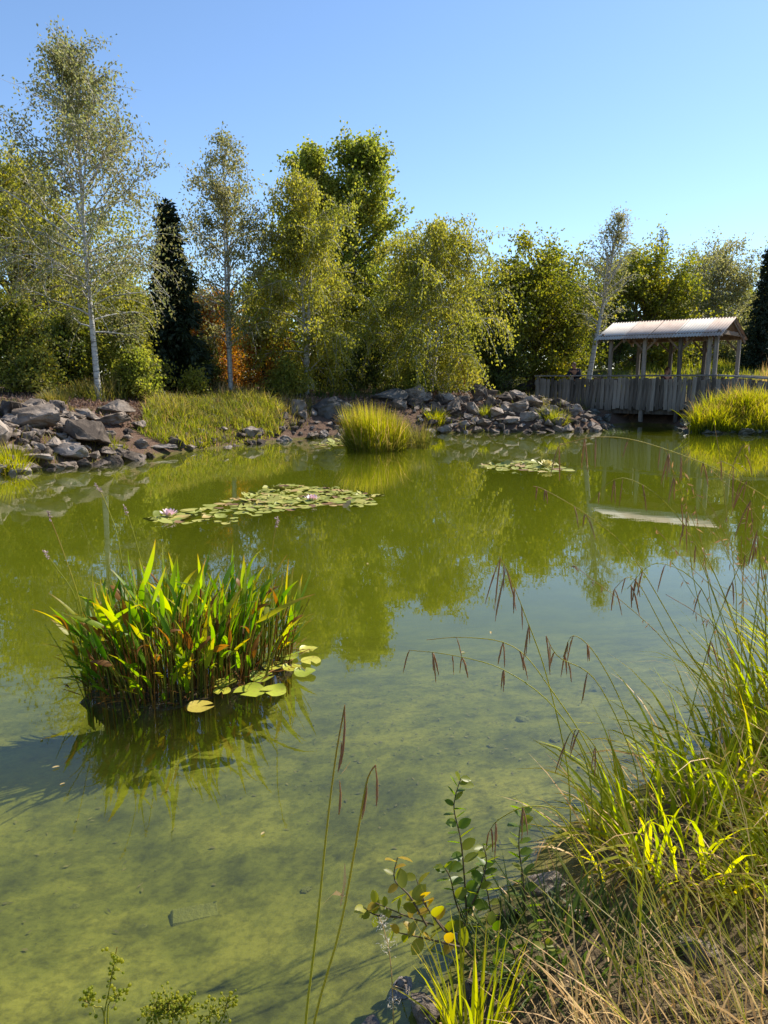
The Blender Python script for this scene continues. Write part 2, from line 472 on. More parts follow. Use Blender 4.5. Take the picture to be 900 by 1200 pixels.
bmesh.ops.recalc_face_normals(bm, faces=bm.faces)
bmesh.ops.triangulate(bm, faces=[f1, f2])
me = bpy.data.meshes.new('water')
bm.to_mesh(me)
bm.free()
me.materials.append(m)
tag(link('water', me), kind='structure')

# ---------------------------------------------------------------- plant geometry
def blades_np(base, az, lean, droop, length, width, segs=5, twist=.5, rng=RNG, flat=1.5):
    n = len(base)
    t = np.linspace(0, 1, segs + 1)
    ang = lean[:, None] + droop[:, None] * t[None] ** flat
    st = (length / segs)[:, None]
    mid = (ang[:, 1:] + ang[:, :-1]) / 2
    r = np.concatenate([np.zeros((n, 1)), np.cumsum(np.sin(mid) * st, 1)], 1)
    z = np.concatenate([np.zeros((n, 1)), np.cumsum(np.cos(mid) * st, 1)], 1)
    sway = rng.normal(0, .05, n)[:, None] * length[:, None] * t[None] ** 2
    ca, sa = np.cos(az)[:, None], np.sin(az)[:, None]
    P = np.stack([base[:, 0:1] + r * ca - sway * sa, base[:, 1:2] + r * sa + sway * ca, base[:, 2:3] + z], -1)
    tw = rng.uniform(-twist, twist, n)[:, None] + rng.uniform(-.6, .6, n)[:, None] * t[None]
    sx = -sa * np.cos(tw) + ca * np.cos(ang) * np.sin(tw)
    sy = ca * np.cos(tw) + sa * np.cos(ang) * np.sin(tw)
    sz = -np.sin(ang) * np.sin(tw)
    W = np.stack([sx, sy, sz], -1)
    prof = np.minimum(1, .55 + 1.6 * t) * (1 - t ** 2.2) + .03
    hw = (width[:, None] * prof[None] / 2)[..., None]
    V = np.stack([P - W * hw, P + W * hw], 2)            # n,k,2,3
    k = segs + 1
    b0 = (np.arange(n) * k * 2)[:, None] + (np.arange(segs) * 2)[None]
    Fq = np.stack([b0, b0 + 1, b0 + 3, b0 + 2], -1).reshape(-1, 4)
    rnd = np.repeat(rng.random(n), segs)
    al = np.repeat(np.tile(t, (n, 1)), 2, axis=1).ravel()
    return V.reshape(-1, 3), Fq, rnd, al
def blade_mesh(name, mat, base, az, lean, droop, length, width, **kw):
    V, Fq, rnd, al = blades_np(np.asarray(base, float), az, lean, droop, length, width, **kw)
    return np_mesh(name, V, Fq, mat, rnd, al)
def tuft(name, mat, n, rx, ry, h, wdt, lean=.25, droop=.9, var=.35, rng=RNG, azc=None, azs=PI, origin=(0, 0), center=(0, 0)):
    """round tuft on local terrain; origin = world xy of the tuft's own zero"""
    a = rng.uniform(0, 2 * PI, n)
    rr = np.sqrt(rng.random(n))
    x, y = rx * rr * np.cos(a), ry * rr * np.sin(a)
    z = np.zeros(n)
    if origin is not None:
        z = ground_z(x + origin[0], y + origin[1]) - gz(*origin) - .02
        z = np.maximum(z, -.35)
    az = np.arctan2(y, x) + rng.normal(0, .7, n) if azc is None else azc + rng.uniform(-azs, azs, n)
    L = h * rng.uniform(1 - var, 1 + var * .4, n) * (1 - .25 * rr)
    return blade_mesh(name, mat, np.stack([x, y, z], 1), az, np.abs(rng.normal(0, lean, n)) + lean * rr * .8, rng.uniform(.3, 1, n) * droop, L,
                      wdt * rng.uniform(.7, 1.2, n), rng=rng)

def curves(S0, D0, L, k, grav, jit, rng):
    n = len(S0)
    P = np.zeros((n, k, 3))
    P[:, 0] = S0
    d = norm(D0)
    st = (L / (k - 1))[:, None]
    T = np.zeros((n, k, 3))
    T[:, 0] = d
    for i in range(1, k):
        d = norm(d + rng.normal(0, jit, (n, 3)) + np.stack([np.zeros(n), np.zeros(n), -grav / (k - 1)], 1))
        P[:, i] = P[:, i - 1] + d * st
        T[:, i] = d
    return P, T
def tubes(P, R, s):
    n, k, _ = P.shape
    T = np.gradient(P, axis=1)
    T = norm(T)
    ref = np.where(np.abs(T[..., 2:3]) > .9, np.array([1., 0, 0]), np.array([0, 0, 1.]))
    A = norm(np.cross(T, ref))
    B = np.cross(T, A)
    th = np.arange(s) * 2 * PI / s
    V = P[:, :, None] + R[:, :, None, None] * (A[:, :, None] * np.cos(th)[None, None, :, None] + B[:, :, None] * np.sin(th)[None, None, :, None])
    b0 = (np.arange(n) * k * s)[:, None, None] + (np.arange(k - 1) * s)[None, :, None]
    i0 = b0 + np.arange(s)[None, None]
    i1 = b0 + ((np.arange(s) + 1) % s)[None, None]
    Fq = np.stack([i0, i1, i1 + s, i0 + s], -1).reshape(-1, 4)
    return V.reshape(-1, 3), Fq
def join(parts):
    Vs, Fs, o = [], [], 0
    for V, Fq in parts:
        Vs.append(V); Fs.append(Fq + o); o += len(V)
    return np.concatenate(Vs), np.concatenate(Fs)
def leaves_np(Cn, L, W, hang, rng, up=0.0):
    n = len(Cn)
    d = rng.normal(0, 1, (n, 3))
    d[:, 2] -= hang
    d = norm(d)
    q = rng.normal(0, 1, (n, 3))
    q[:, 2] += 0
    s = norm(np.cross(d, q))
    nn = np.cross(d, s)
    L = (L * rng.uniform(.65, 1.25, n))[:, None]
    W = (W * rng.uniform(.65, 1.25, n))[:, None]
    V = np.stack([Cn, Cn + d * L * .45 + s * W * .5 + nn * W * .12, Cn + d * L, Cn + d * L * .45 - s * W * .5 + nn * W * .12], 1)
    Fq = np.arange(n * 4).reshape(n, 4)
    return V.reshape(-1, 3), Fq, rng.random(n)
def pick(P, m, rng, lo=.15):
    n, k, _ = P.shape
    i = rng.integers(0, n, m)
    u = (lo + (1 - lo) * rng.random(m)) * (k - 1)
    j = np.minimum(u.astype(int), k - 2)
    f = (u - j)[:, None]
    return P[i, j] * (1 - f) + P[i, j + 1] * f

def tree(name, label, loc, H, R, profile, leaf, bark, n_leaf, seed, leafsize=(.09, .06), r0=.14, lean=(0, 0), f0=.2, nb=46, ns=9, el=(55, 15),
         grav=.25, sgrav=.7, hang=.6, stems=1, sp=.0, slen=.32, group=None, scat=.10, cat='tree', wig=.03, limb_r=.32, fork=None):
    rng = np.random.default_rng(seed)
    t = thing(name, loc, label, cat, group)
    H = H - R * profile[-1][1] / math.sqrt(max(1, stems * .45)) * math.sin(math.radians(el[0])) - slen * R * .25
    wood, leafsrc = [], []
    for si in range(stems):
        k = 14
        f = np.linspace(0, 1, k)
        a = rng.uniform(0, 2 * PI)
        off = np.array([math.cos(a), math.sin(a)]) * sp * (si > 0 or stems > 1)
        hs = H * (1 if si == 0 else rng.uniform(.75, .97))
        if fork: off, hs = np.array([fork[si] / (.92 * .3 * H), 0]), H * (1, .95)[si]
        ph = rng.uniform(0, 6, 2)
        TP = np.zeros((1, k, 3))
        TP[0, :, 0] = lean[0] * f ** 1.3 * hs + off[0] * (f * .8 + .12) * hs * .3 + wig * hs * np.sin(f * 5 + ph[0]) * f * .6
        TP[0, :, 1] = lean[1] * f ** 1.3 * hs + off[1] * (f * .8 + .12) * hs * .3 + wig * hs * np.sin(f * 4 + ph[1]) * f * .6
        TP[0, :, 2] = f * hs - .08
        rr = r0 / math.sqrt(max(1, stems * .6))
        TR = (rr * (1 - f) ** .8 * (1 + .35 * np.exp(-f * 22)) + .008)[None]
        wood.append(tubes(TP, TR, 8))
        n1 = nb // stems
        fb = f0 + (1 - f0) * (np.arange(n1) + rng.random(n1)) / n1 * .97
        u = fb * (k - 1)
        j = np.minimum(u.astype(int), k - 2)
        g = (u - j)[:, None]
        S0 = TP[0, j] * (1 - g) + TP[0, j + 1] * g
        az = np.arange(n1) * 2.39996 + rng.normal(0, .5, n1)
        q = (fb - f0) / (1 - f0)
        e = np.radians(el[1] + (el[0] - el[1]) * q + rng.normal(0, 9, n1))
        D0 = np.stack([np.cos(az) * np.cos(e), np.sin(az) * np.cos(e), np.sin(e)], 1)
        L = R * np.interp(q, [p_[0] for p_ in profile], [p_[1] for p_ in profile]) * rng.uniform(.62, 1.15, n1) / math.sqrt(max(1, stems * .45))
        L = np.maximum(L, .12)
        k1 = 7
        P1, T1 = curves(S0, D0, L, k1, np.full(n1, grav), .10, rng)
        b_r = np.minimum(rr * limb_r, .012 + .016 * L)[:, None] * (1 - np.linspace(0, 1, k1))[None] ** .8 + .004
        wood.append(tubes(P1, b_r, 5))
        n2 = n1 * ns
        bi = np.repeat(np.arange(n1), ns)
        u = (.22 + .78 * rng.random(n2)) * (k1 - 1)
        j = np.minimum(u.astype(int), k1 - 2)
        g = (u - j)[:, None]
        S1 = P1[bi, j] * (1 - g) + P1[bi, j + 1] * g
        D1 = norm(T1[bi, j] * .7 + rng.normal(0, .62, (n2, 3)))
        L2 = (slen * R * .5 + slen * L[bi] * .6) * rng.uniform(.45, 1.2, n2)
        P2, T2 = curves(S1, D1, L2, 5, np.full(n2, sgrav), .14, rng)
        wood.append(tubes(P2, np.tile(np.array([.009, .007, .006, .005, .003]), (n2, 1)), 3))
        leafsrc.append((P2, P1))
    V, Fq = join(wood)
    link('trunk', np_mesh('trunk', V, Fq, bark), t)
    m_ = n_leaf // stems
    pts = np.concatenate([np.concatenate([pick(a_, int(m_ * .86), rng, .1), pick(b_, int(m_ * .14), rng, .5)]) for a_, b_ in leafsrc])
    pts = pts + rng.normal(0, scat, pts.shape)
    pts = pts[pts[:, 2] > .12]
    V, Fq, rnd = leaves_np(pts, leafsize[0], leafsize[1], hang, rng)
    tag(link('crown', np_mesh('crown', V, Fq, leaf, rnd, smooth=False), t), kind='stuff')
    return t

def conifer(name, label, loc, H, R, seed, n_w=30, group=None, dens=1.0):
    rng = np.random.default_rng(seed)
    t = thing(name, loc, label, 'tree', group)
    k = 8
    f = np.linspace(0, 1, k)
    TP = np.zeros((1, k, 3))
    TP[0, :, 2] = f * H - .05
    TP[0, :, 0] = .02 * H * np.sin(f * 3)
    wood = [tubes(TP, (.13 * (1 - f) + .01)[None], 7)]
    n1 = n_w * 8
    fb = .04 + .955 * (np.arange(n1) + rng.random(n1)) / n1
    az = np.arange(n1) * 2.39996 + rng.normal(0, .4, n1)
    L = R * (1 - fb) ** .85 * rng.uniform(.6, 1.12, n1) + .08
    e = np.radians(-8 + 45 * fb ** 3 + rng.normal(0, 7, n1))
    S0 = np.stack([.02 * H * np.sin(fb * 3), np.zeros(n1), fb * H], 1)
    D0 = np.stack([np.cos(az) * np.cos(e), np.sin(az) * np.cos(e), np.sin(e)], 1)
    P1, T1 = curves(S0, D0, L, 6, np.full(n1, .25), .05, rng)
    wood.append(tubes(P1, (np.linspace(.016, .004, 6))[None].repeat(n1, 0), 4))
    V, Fq = join(wood)
    link('trunk', np_mesh('trunk', V, Fq, M['dark_bark']), t)
    n2 = int(n1 * 46 * dens)
    pr = L / L.sum()
    bi = rng.choice(n1, n2, p=pr)
    u = rng.random(n2) ** .8 * 5
    j = np.minimum(u.astype(int), 4)
    g = (u - j)[:, None]
    pts = P1[bi, j] * (1 - g) + P1[bi, j + 1] * g + rng.normal(0, .05, (n2, 3))
    d = norm(T1[bi, j] * .8 + rng.normal(0, .5, (n2, 3)) + np.array([0, 0, -.35]))
    s = norm(np.cross(d, rng.normal(0, 1, (n2, 3))))
    ll = rng.uniform(.12, .26, n2)[:, None]
    ww = rng.uniform(.02, .05, n2)[:, None]
    V = np.stack([pts - s * ww * .4, pts + d * ll * .5 - s * ww, pts + d * ll, pts + d * ll * .5 + s * ww], 1).reshape(-1, 3)
    tag(link('crown', np_mesh('crown', V, np.arange(n2 * 4).reshape(-1, 4), M['needle'], rng.random(n2), smooth=False), t), kind='stuff')
    return t

# ---------------------------------------------------------------- trees
BIRCH = [(0, .55), (.15, .9), (.35, 1), (.6, .72), (.85, .36), (1, .1)]
OVAL = [(0, .7), (.3, 1), (.65, .85), (.9, .5), (1, .25)]
COL = [(0, .5), (.3, .95), (.65, .9), (.88, .55), (1, .16)]
BUSH = [(0, 1), (.4, 1), (.75, .8), (1, .45)]
def spot(px, Y):
    x = ray(px, 445).x / ray(px, 445).y * Y
    return (x, Y, gz(x, Y) - .03)
def height(px, py, Y):
    return at_y(px, py, Y).z - spot(px, Y)[2]
def T(px, Y, top, *a, name='tree', label='', **kw):
    return tree(name, label, spot(px, Y), height(px, top, Y), *a, **kw)

T(114, 19, 30, 2.95, BIRCH, M['birch_leaf'], M['birch_bark'], 21000, 11, name='birch_tree', label='tallest slender silver birch with white trunk and thin greyish leaves on the bank',
  leafsize=(.085, .05), r0=.072, f0=.22, nb=64, ns=11, el=(62, 22), grav=.22, sgrav=.75, hang=1.1, slen=.36, wig=.012, lean=(-.015, 0), limb_r=.3)
T(270, 24, 138, 2.3, BIRCH, M['grey_leaf'], M['birch_bark'], 13000, 12, name='birch_tree', label='thin sparse birch with pale trunk beside the dark spruce', leafsize=(.095, .055),
  r0=.062, f0=.2, nb=46, ns=9, el=(65, 30), grav=.3, sgrav=.9, hang=1.2, slen=.40, wig=.012, stems=2, sp=.12)
T(358, 25, 192, 2.5, OVAL, M['weeping_leaf'], M['birch_bark'], 36000, 13, name='birch_tree', label='dense weeping birch with olive leaves in front of the tall poplar', leafsize=(.10, .06),
  r0=.075, f0=.12, nb=52, ns=11, el=(70, 25), grav=.6, sgrav=1.7, hang=1.6, slen=.42, stems=2, sp=.22)
T(398, 33, 152, 2.7, COL, M['poplar_leaf'], M['grey_bark'], 52000, 14, name='poplar_tree', label='tall bright green poplar with two upright tops behind the birches', leafsize=(.15, .12),
  r0=.22, f0=.12, nb=76, ns=10, el=(60, 35), grav=-.1, sgrav=.1, hang=.4, slen=.36, stems=2, fork=(1.25, -1.35), scat=.16)
T(503, 27, 238, 3.5, OVAL, M['weeping_leaf'], M['birch_bark'], 40000, 15, name='birch_tree', label='wide weeping birch with yellow-green curtains of leaves behind the reed clump', leafsize=(.105, .06),
  r0=.085, f0=.10, nb=60, ns=11, el=(62, 25), grav=.7, sgrav=1.9, hang=1.6, slen=.42, stems=3, sp=.45)
T(28, 25, 195, 4.6, OVAL, M['weeping_leaf'], M['grey_bark'], 44000, 16, name='broadleaf_tree', label='wide olive-green tree behind the tallest silver birch', leafsize=(.11, .075), r0=.2, f0=.1, nb=66, ns=11,
  el=(65, 20), grav=.35, sgrav=.8, hang=.9, slen=.33, scat=.15)
T(620, 33, 288, 4.1, OVAL, M['broad_leaf'], M['grey_bark'], 34000, 17, name='broadleaf_tree', label='round dark green tree with yellow flecks behind the rock pile', leafsize=(.14, .10), r0=.2, f0=.06, nb=66, ns=11,
  el=(65, 15), grav=.2, sgrav=.3, hang=.5, slen=.34, stems=2, sp=.4, scat=.17)
T(556, 31, 318, 1.7, BUSH, M['yellow_leaf'], M['grey_bark'], 9000, 18, name='broadleaf_tree', label='small yellowing tree between the weeping birch and the dark round tree', leafsize=(.12, .09), r0=.1, f0=.1, nb=40, ns=8,
  el=(65, 15), grav=.2, sgrav=.3, hang=.5, scat=.15)
T(688, 30.6, 240, 1.7, BIRCH, M['grey_leaf'], M['birch_bark'], 3000, 19, name='birch_tree', label='leaning thin birch with bare pinkish twigs behind the bridge', leafsize=(.10, .06), r0=.12, f0=.38, nb=46, ns=10,
  el=(70, 35), grav=.1, sgrav=.35, hang=.8, slen=.4, lean=(.14, 0), wig=.015)
T(745, 38, 298, 3.9, OVAL, M['broad_leaf'], M['grey_bark'], 30000, 20, name='broadleaf_tree', label='olive tree with yellow tinge behind the tin roof', leafsize=(.15, .11), r0=.18, f0=.06, nb=58, ns=10, el=(65, 15), grav=.2,
  sgrav=.4, hang=.5, stems=2, sp=.4, scat=.18)
T(822, 40, 280, 4.2, OVAL, M['grey_leaf'], M['birch_bark'], 20000, 21, name='birch_tree', label='hazy grey-green birch with several pale stems behind the roof gable', leafsize=(.13, .08), r0=.13, f0=.12, nb=60, ns=10,
  el=(70, 30), grav=.2, sgrav=.7, hang=1, stems=3, sp=.4, scat=.16)
T(925, 44, 268, 3.2, OVAL, M['poplar_leaf'], M['grey_bark'], 16000, 22, name='broadleaf_tree', label='bright green tree beyond the dark narrow conifer', leafsize=(.16, .12), r0=.18, f0=.08, nb=56, ns=9, el=(65, 15), scat=.2)
conifer('spruce_tree', 'dark green spruce standing between the two pale birches', spot(203, 23), height(203, 238, 23), 1.2, 31, 34, dens=1.3)
conifer('spruce_tree', 'dark narrow conifer behind the right-hand end of the bridge', spot(888, 36), height(888, 292, 36), 1.15, 32, 30)
conifer('spruce_tree', 'distant spiky conifer top above the olive tree behind the roof', spot(765, 52), height(765, 268, 52), 2.3, 33, 22, dens=.5)
# shrubs
def B(px, Y, top, R, leaf, n, seed, label, name='shrub', ls=(.085, .06), **kw):
    k = dict(leafsize=ls, r0=.05, f0=.03, nb=44, ns=9, el=(72, 22), grav=.15, sgrav=.25, hang=.5, stems=3, sp=.5, slen=.42, scat=.10, cat='shrub')
    k.update(kw)
    return T(px, Y, top, R, BUSH, leaf, M['dark_bark'], n, seed, name=name, label=label, **k)
B(12, 19.2, 338, 1.5, M['yellow_leaf'], 12000, 41, 'yellowing shrub at the foot of the wide olive tree')
B(58, 19.9, 378, 1.25, M['dark_leaf'], 9000, 42, 'dark green shrub left of the tallest birch trunk')
B(92, 20.6, 350, 1.1, M['broad_leaf'], 7000, 43, 'medium green shrub right behind the tallest birch trunk')
B(150, 21, 330, 1.15, M['weeping_leaf'], 9000, 44, 'bright olive shrub between the tallest birch and the spruce')
B(238, 24.5, 392, .9, M['dark_leaf'], 5000, 45, 'low dark shrub under the sparse birch')
B(250, 26.5, 330, 1.5, M['orange_leaf'], 9000, 46, 'orange autumn shrub behind the sparse birch', ls=(.11, .08))
B(312, 25.2, 362, 1.2, M['orange_leaf'], 7000, 47, 'orange-brown autumn shrub beside the weeping birch')
B(332, 24.2, 430, .7, M['yellow_leaf'], 3500, 48, 'low yellow-green shrub in front of the orange-brown shrub')
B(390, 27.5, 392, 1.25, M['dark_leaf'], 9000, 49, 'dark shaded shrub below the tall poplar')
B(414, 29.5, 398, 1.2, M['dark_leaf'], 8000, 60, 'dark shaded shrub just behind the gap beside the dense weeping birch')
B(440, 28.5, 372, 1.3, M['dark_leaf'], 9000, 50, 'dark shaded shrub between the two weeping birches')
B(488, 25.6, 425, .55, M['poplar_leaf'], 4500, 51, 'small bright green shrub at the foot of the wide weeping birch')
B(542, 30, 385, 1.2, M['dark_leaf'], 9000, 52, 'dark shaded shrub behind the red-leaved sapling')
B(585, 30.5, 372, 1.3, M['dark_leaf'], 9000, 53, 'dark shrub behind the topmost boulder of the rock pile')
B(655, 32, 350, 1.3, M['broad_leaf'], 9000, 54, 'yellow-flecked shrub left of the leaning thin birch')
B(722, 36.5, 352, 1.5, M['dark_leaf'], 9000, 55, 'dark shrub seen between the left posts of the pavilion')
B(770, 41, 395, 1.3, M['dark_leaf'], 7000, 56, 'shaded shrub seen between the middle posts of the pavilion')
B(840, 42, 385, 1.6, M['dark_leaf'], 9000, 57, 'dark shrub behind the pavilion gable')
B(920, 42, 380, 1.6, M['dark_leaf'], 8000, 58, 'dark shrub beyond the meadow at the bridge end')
B(535, 27.6, 412, .35, M['red_leaf'], 900, 59, 'thin red-leaved sapling beside the dark shade', stems=1, nb=16, ns=6, ls=(.07, .05))
B(338, 23.6, 415, .6, M['yellow_leaf'], 5000, 161, 'sunlit yellow-green shrub in front of the dense weeping birch trunks')
B(226, 22.0, 428, .5, M['weeping_leaf'], 2600, 162, 'low olive shrub at the right foot of the spruce')
B(158, 20.0, 402, .8, M['poplar_leaf'], 5500, 163, 'fresh green shrub in front of the bright olive shrub')
B(36, 18.6, 404, .85, M['yellow_leaf'], 5500, 164, 'rounded yellow-green shrub at the top of the left bank')
# tree belt behind
belt = [(-160, 34, 240, 3.6, 'weeping_leaf'), (-60, 40, 255, 3.6, 'broad_leaf'), (70, 40, 290, 3.4, 'broad_leaf'), (165, 42, 325, 3.2, 'yellow_leaf'), (235, 40, 345, 3.0, 'weeping_leaf'),
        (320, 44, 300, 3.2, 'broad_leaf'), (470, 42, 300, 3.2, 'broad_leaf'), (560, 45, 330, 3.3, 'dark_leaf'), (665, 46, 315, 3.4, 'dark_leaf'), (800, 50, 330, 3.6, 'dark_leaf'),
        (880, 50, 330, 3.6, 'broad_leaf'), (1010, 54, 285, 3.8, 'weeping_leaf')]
BL = ['olive tree of the rear belt beyond the left edge of the wide olive tree', 'green rear tree seen through the wide olive tree', 'rear green tree seen right behind the tallest birch trunk',
      'yellowing rear tree between the tallest birch and the spruce', 'olive rear tree in the gap right of the spruce', 'green rear tree between sparse birch and weeping birch',
      'green rear tree in the gap between poplar and wide weeping birch', 'dark rear tree behind the small yellowing tree', 'dark rear tree behind the round flecked tree',
      'dark rear tree behind the roof', 'green rear tree behind the narrow conifer', 'olive tree beyond the meadow past the bridge end']
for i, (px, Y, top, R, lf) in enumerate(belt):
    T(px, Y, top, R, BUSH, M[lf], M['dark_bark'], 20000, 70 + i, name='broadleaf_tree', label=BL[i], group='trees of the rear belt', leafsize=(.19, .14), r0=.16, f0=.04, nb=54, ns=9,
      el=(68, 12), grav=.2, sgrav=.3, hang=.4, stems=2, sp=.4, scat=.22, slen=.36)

# ---------------------------------------------------------------- rocks
def rock_mesh(seed, mat, sub=4, cuts=13, squash=(1, .8, .62)):
    rng = np.random.default_rng(seed)
    bm = bmesh.new()
    P = norm(rng.normal(0, 1, (cuts, 3))) * rng.uniform(.85, 1.12, (cuts, 1)) * np.array(squash) * .5
    for p_ in P: bm.verts.new(p_)
    r = bmesh.ops.convex_hull(bm, input=bm.verts)
    bmesh.ops.delete(bm, geom=[g for g in set(r['geom_interior'] + r['geom_unused']) if isinstance(g, bmesh.types.BMVert) and g.is_valid], context='VERTS')
    bmesh.ops.dissolve_limit(bm, angle_limit=math.radians(16), verts=bm.verts, edges=bm.edges)
    bmesh.ops.bevel(bm, geom=list(bm.edges), offset=.014, segments=1, affect='EDGES', clamp_overlap=True)
    bmesh.ops.triangulate(bm, faces=bm.faces)
    bmesh.ops.subdivide_edges(bm, edges=bm.edges, cuts=sub, use_grid_fill=True)
    o = Vector((seed * 3.1, seed * 1.7, 0))
    bm.normal_update()
    for v in bm.verts:
        n = mnoise.fractal(v.co * 3.4 + o, .9, 2.1, 6)
        r_ = abs(mnoise.noise(v.co * Vector((3.0, 3.0, 6.5)) + o * 2))
        v.co += v.normal * (n * .042 - .05 * max(0, .16 - r_) / .16)
    me = bpy.data.meshes.new('rock')
    bm.to_mesh(me)
    bm.free()
    for q in me.polygons: q.use_smooth = True
    me.set_sharp_from_angle(angle=math.radians(20))
    me.materials.append(mat)
    return me
ROCK = [rock_mesh(200 + i, M['rock'], squash=[(1, .8, .6), (1, .9, .75), (1, .7, .45), (.95, .85, .85)][i % 4]) for i in range(16)]
DROCK = [rock_mesh(240 + i, M['dark_rock']) for i in range(3)]
WROCK = [rock_mesh(250 + i, M['wet_rock'], squash=(1, .8, .5)) for i in range(4)]
placed = []
def put_rock(x, y, size, mesh, label, group, sc=(1, 1, 1), sink=.3, rz=None, z=None, name='boulder', tilt=.35):
    if size < .34: name = 'stone'
    o = link(name, mesh, None)
    hz = mesh['hz'] if 'hz' in mesh else .3
    zz = (gz(x, y) if z is None else z)
    o.location = (x, y, max(zz, -.25) + size * sc[2] * (.3 - sink * .5))
    o.rotation_euler = (random.uniform(-tilt, tilt), random.uniform(-tilt, tilt), random.uniform(0, 2 * PI) if rz is None else rz)
    o.scale = (size * sc[0], size * sc[1], size * sc[2])
    if label in (RB, LB):
        dz_ = float(sdist(np.array([x]), np.array([y]))[0])
        where = 'at the waterline' if dz_ < .35 else 'halfway up' if dz_ < 1.4 else 'near the crest'
        big_ = 'small' if size < .32 else 'middling' if size < .5 else 'large'
        label = (big_ + ' grey angular stone %s of the rock pile left of the bridge' if label == RB else big_ + ' grey boulder %s of the rocky bank below the tallest birch') % where
    tag(o, label, name, group)
    placed.append((x, y, size * .45))
    return o
LB = 'grey boulder among the rocks edging the water below the tallest birch'
RB = 'grey angular stone in the sunlit rock pile left of the bridge'
GL, GR = 'boulders of the left bank', 'stones of the rock pile'
def big(px, py, wpx, label, group, mesh, sc=(1, 1, .8), sink=.2, rz=0.0, tilt=.15, drop=.4):
    p_ = hit(px, py + wpx * sc[2] * .25)
    s = wpx / F_PX * p_.y * 1.25
    return put_rock(p_.x, p_.y + s * .25, s, mesh, label, group, sc, sink, rz, None, 'boulder', tilt)
big(37, 496, 56, 'large blocky grey boulder with a flat lit top on the left bank', GL, ROCK[1], (1, .8, .75), rz=.3)
big(93, 513, 54, 'large sloping grey boulder in the middle of the left bank rocks', GL, ROCK[5], (1, .9, .85), rz=2.4)
big(78, 537, 50, 'broad flat pale boulder with its foot in the water', GL, ROCK[0], (1, .8, .6), rz=.1)
big(42, 543, 36, LB, GL, ROCK[2], (1, .8, .7))
big(133, 481, 44, 'long flat-topped boulder at the upper edge of the left bank rocks', GL, ROCK[4], (1, .8, .6), rz=.2)
big(129, 494, 38, LB, GL, ROCK[8], (1, .8, .7), rz=1)
big(4, 487, 38, LB, GL, ROCK[9], (1, .8, .9), rz=2)
big(-20, 515, 60, LB, GL, ROCK[3], (1, .8, .8), rz=2)
for px, py, ws in [(40, 517, 15), (60, 524, 28), (100, 488, 25), (75, 489, 20), (145, 530, 20), (84, 527, 20), (15, 512, 18), (70, 512, 18), (118, 522, 20), (165, 522, 17), (12, 532, 26), (150, 508, 16),
                   (55, 508, 14), (112, 505, 18), (20, 552, 22), (108, 536, 18), (160, 500, 18)]:
    big(px, py, ws, LB, GL, random.choice(ROCK), (1, .85, random.uniform(.7, .95)), rz=random.uniform(0, 6), tilt=.3)
big(186, 528, 34, 'thin flat stone slab lying at the waterline beside the bright bank grass', GL, ROCK[6], (1, .7, .32), rz=.2)
big(384, 482, 42, 'large dark boulder left of the reed clump', 'dark boulders of the middle bank', DROCK[0], (1, .8, 1.0), sink=.35)
big(400, 497, 24, 'smaller dark boulder at the foot of the large dark one', 'dark boulders of the middle bank', DROCK[1], (1, .8, .8))
big(455, 466, 48, 'long dark shaded boulder on the mulch above the reed clump', 'dark boulders of the middle bank', DROCK[2], (1, .7, .55), sink=.3)
big(467, 476, 20, 'pale stone just behind the reed clump', 'dark boulders of the middle bank', ROCK[7], (1, .8, .9))
big(589, 453, 30, 'biggest topmost grey boulder crowning the rock pile', GR, ROCK[3], (1, .85, .85), sink=.1, rz=.5)
big(562, 463, 21, 'upright grey block beside the topmost boulder', GR, ROCK[7], (.9, .8, 1.2), sink=.1)
big(525, 468, 25, 'rounded pale boulder at the left shoulder of the rock pile', GR, ROCK[13], (1, .8, .85), sink=.1)
for px, py, ws in [(618, 458, 26), (593, 469, 31), (609, 481, 24), (582, 487, 23), (655, 476, 19), (507, 501, 20), (568, 499, 18), (545, 501, 15), (500, 484, 16), (630, 470, 18), (640, 488, 18), (620, 492, 22),
                   (600, 497, 20), (555, 482, 19), (535, 487, 18), (545, 470, 17), (575, 474, 18), (660, 492, 16), (645, 500, 15), (525, 495, 15), (590, 503, 14), (630, 503, 14), (510, 478, 15), (672, 497, 15)]:
    big(px, py, ws, RB, GR, random.choice(ROCK), (1, .85, random.uniform(.75, 1)), rz=random.uniform(0, 6), tilt=.35)
# smaller fill stones along the shore
def seg_fill(pts, n, out, smin, smax, label, group, meshes, tries=40, inn=-.15, sink=.25, pack=.62):
    pts = np.array(pts)
    seg = np.linalg.norm(np.diff(pts, axis=0), axis=1)
    cum = np.concatenate([[0], np.cumsum(seg)])
    for _ in range(n):
        for _t in range(tries):
            u = random.uniform(0, cum[-1])
            i = min(int(np.searchsorted(cum, u)) - 1, len(seg) - 1)
            i = max(i, 0)
            f = (u - cum[i]) / seg[i]
            p_ = pts[i] * (1 - f) + pts[i + 1] * f
            d = (pts[i + 1] - pts[i]) / seg[i]
            nn = np.array([d[1], -d[0]])
            o = random.uniform(inn, out)
            q = p_ + nn * o
            s = random.uniform(smin, smax) * (1 if random.random() > .2 else 1.5)
            if all((q[0] - a) ** 2 + (q[1] - b_) ** 2 > (pack * (r_ + s * .45)) ** 2 for a, b_, r_ in placed):
                put_rock(q[0], q[1], s, random.choice(meshes), label, group, (1, random.uniform(.7, 1), random.uniform(.7, 1)), sink, name='boulder')
                break
pl = [tuple(q) for q in POND]
seg_fill([(-.4, 21.8), (-1.5, 21.0), (-2.5, 20.2)], 26, 1.5, .2, .55, 'brownish stone on the shaded dirt slope left of the reed clump', 'stones of the middle slope', ROCK)
seg_fill(pl[14 + 5:14 + 5 + 4], 95, 2.7, .3, .75, RB, GR, ROCK)
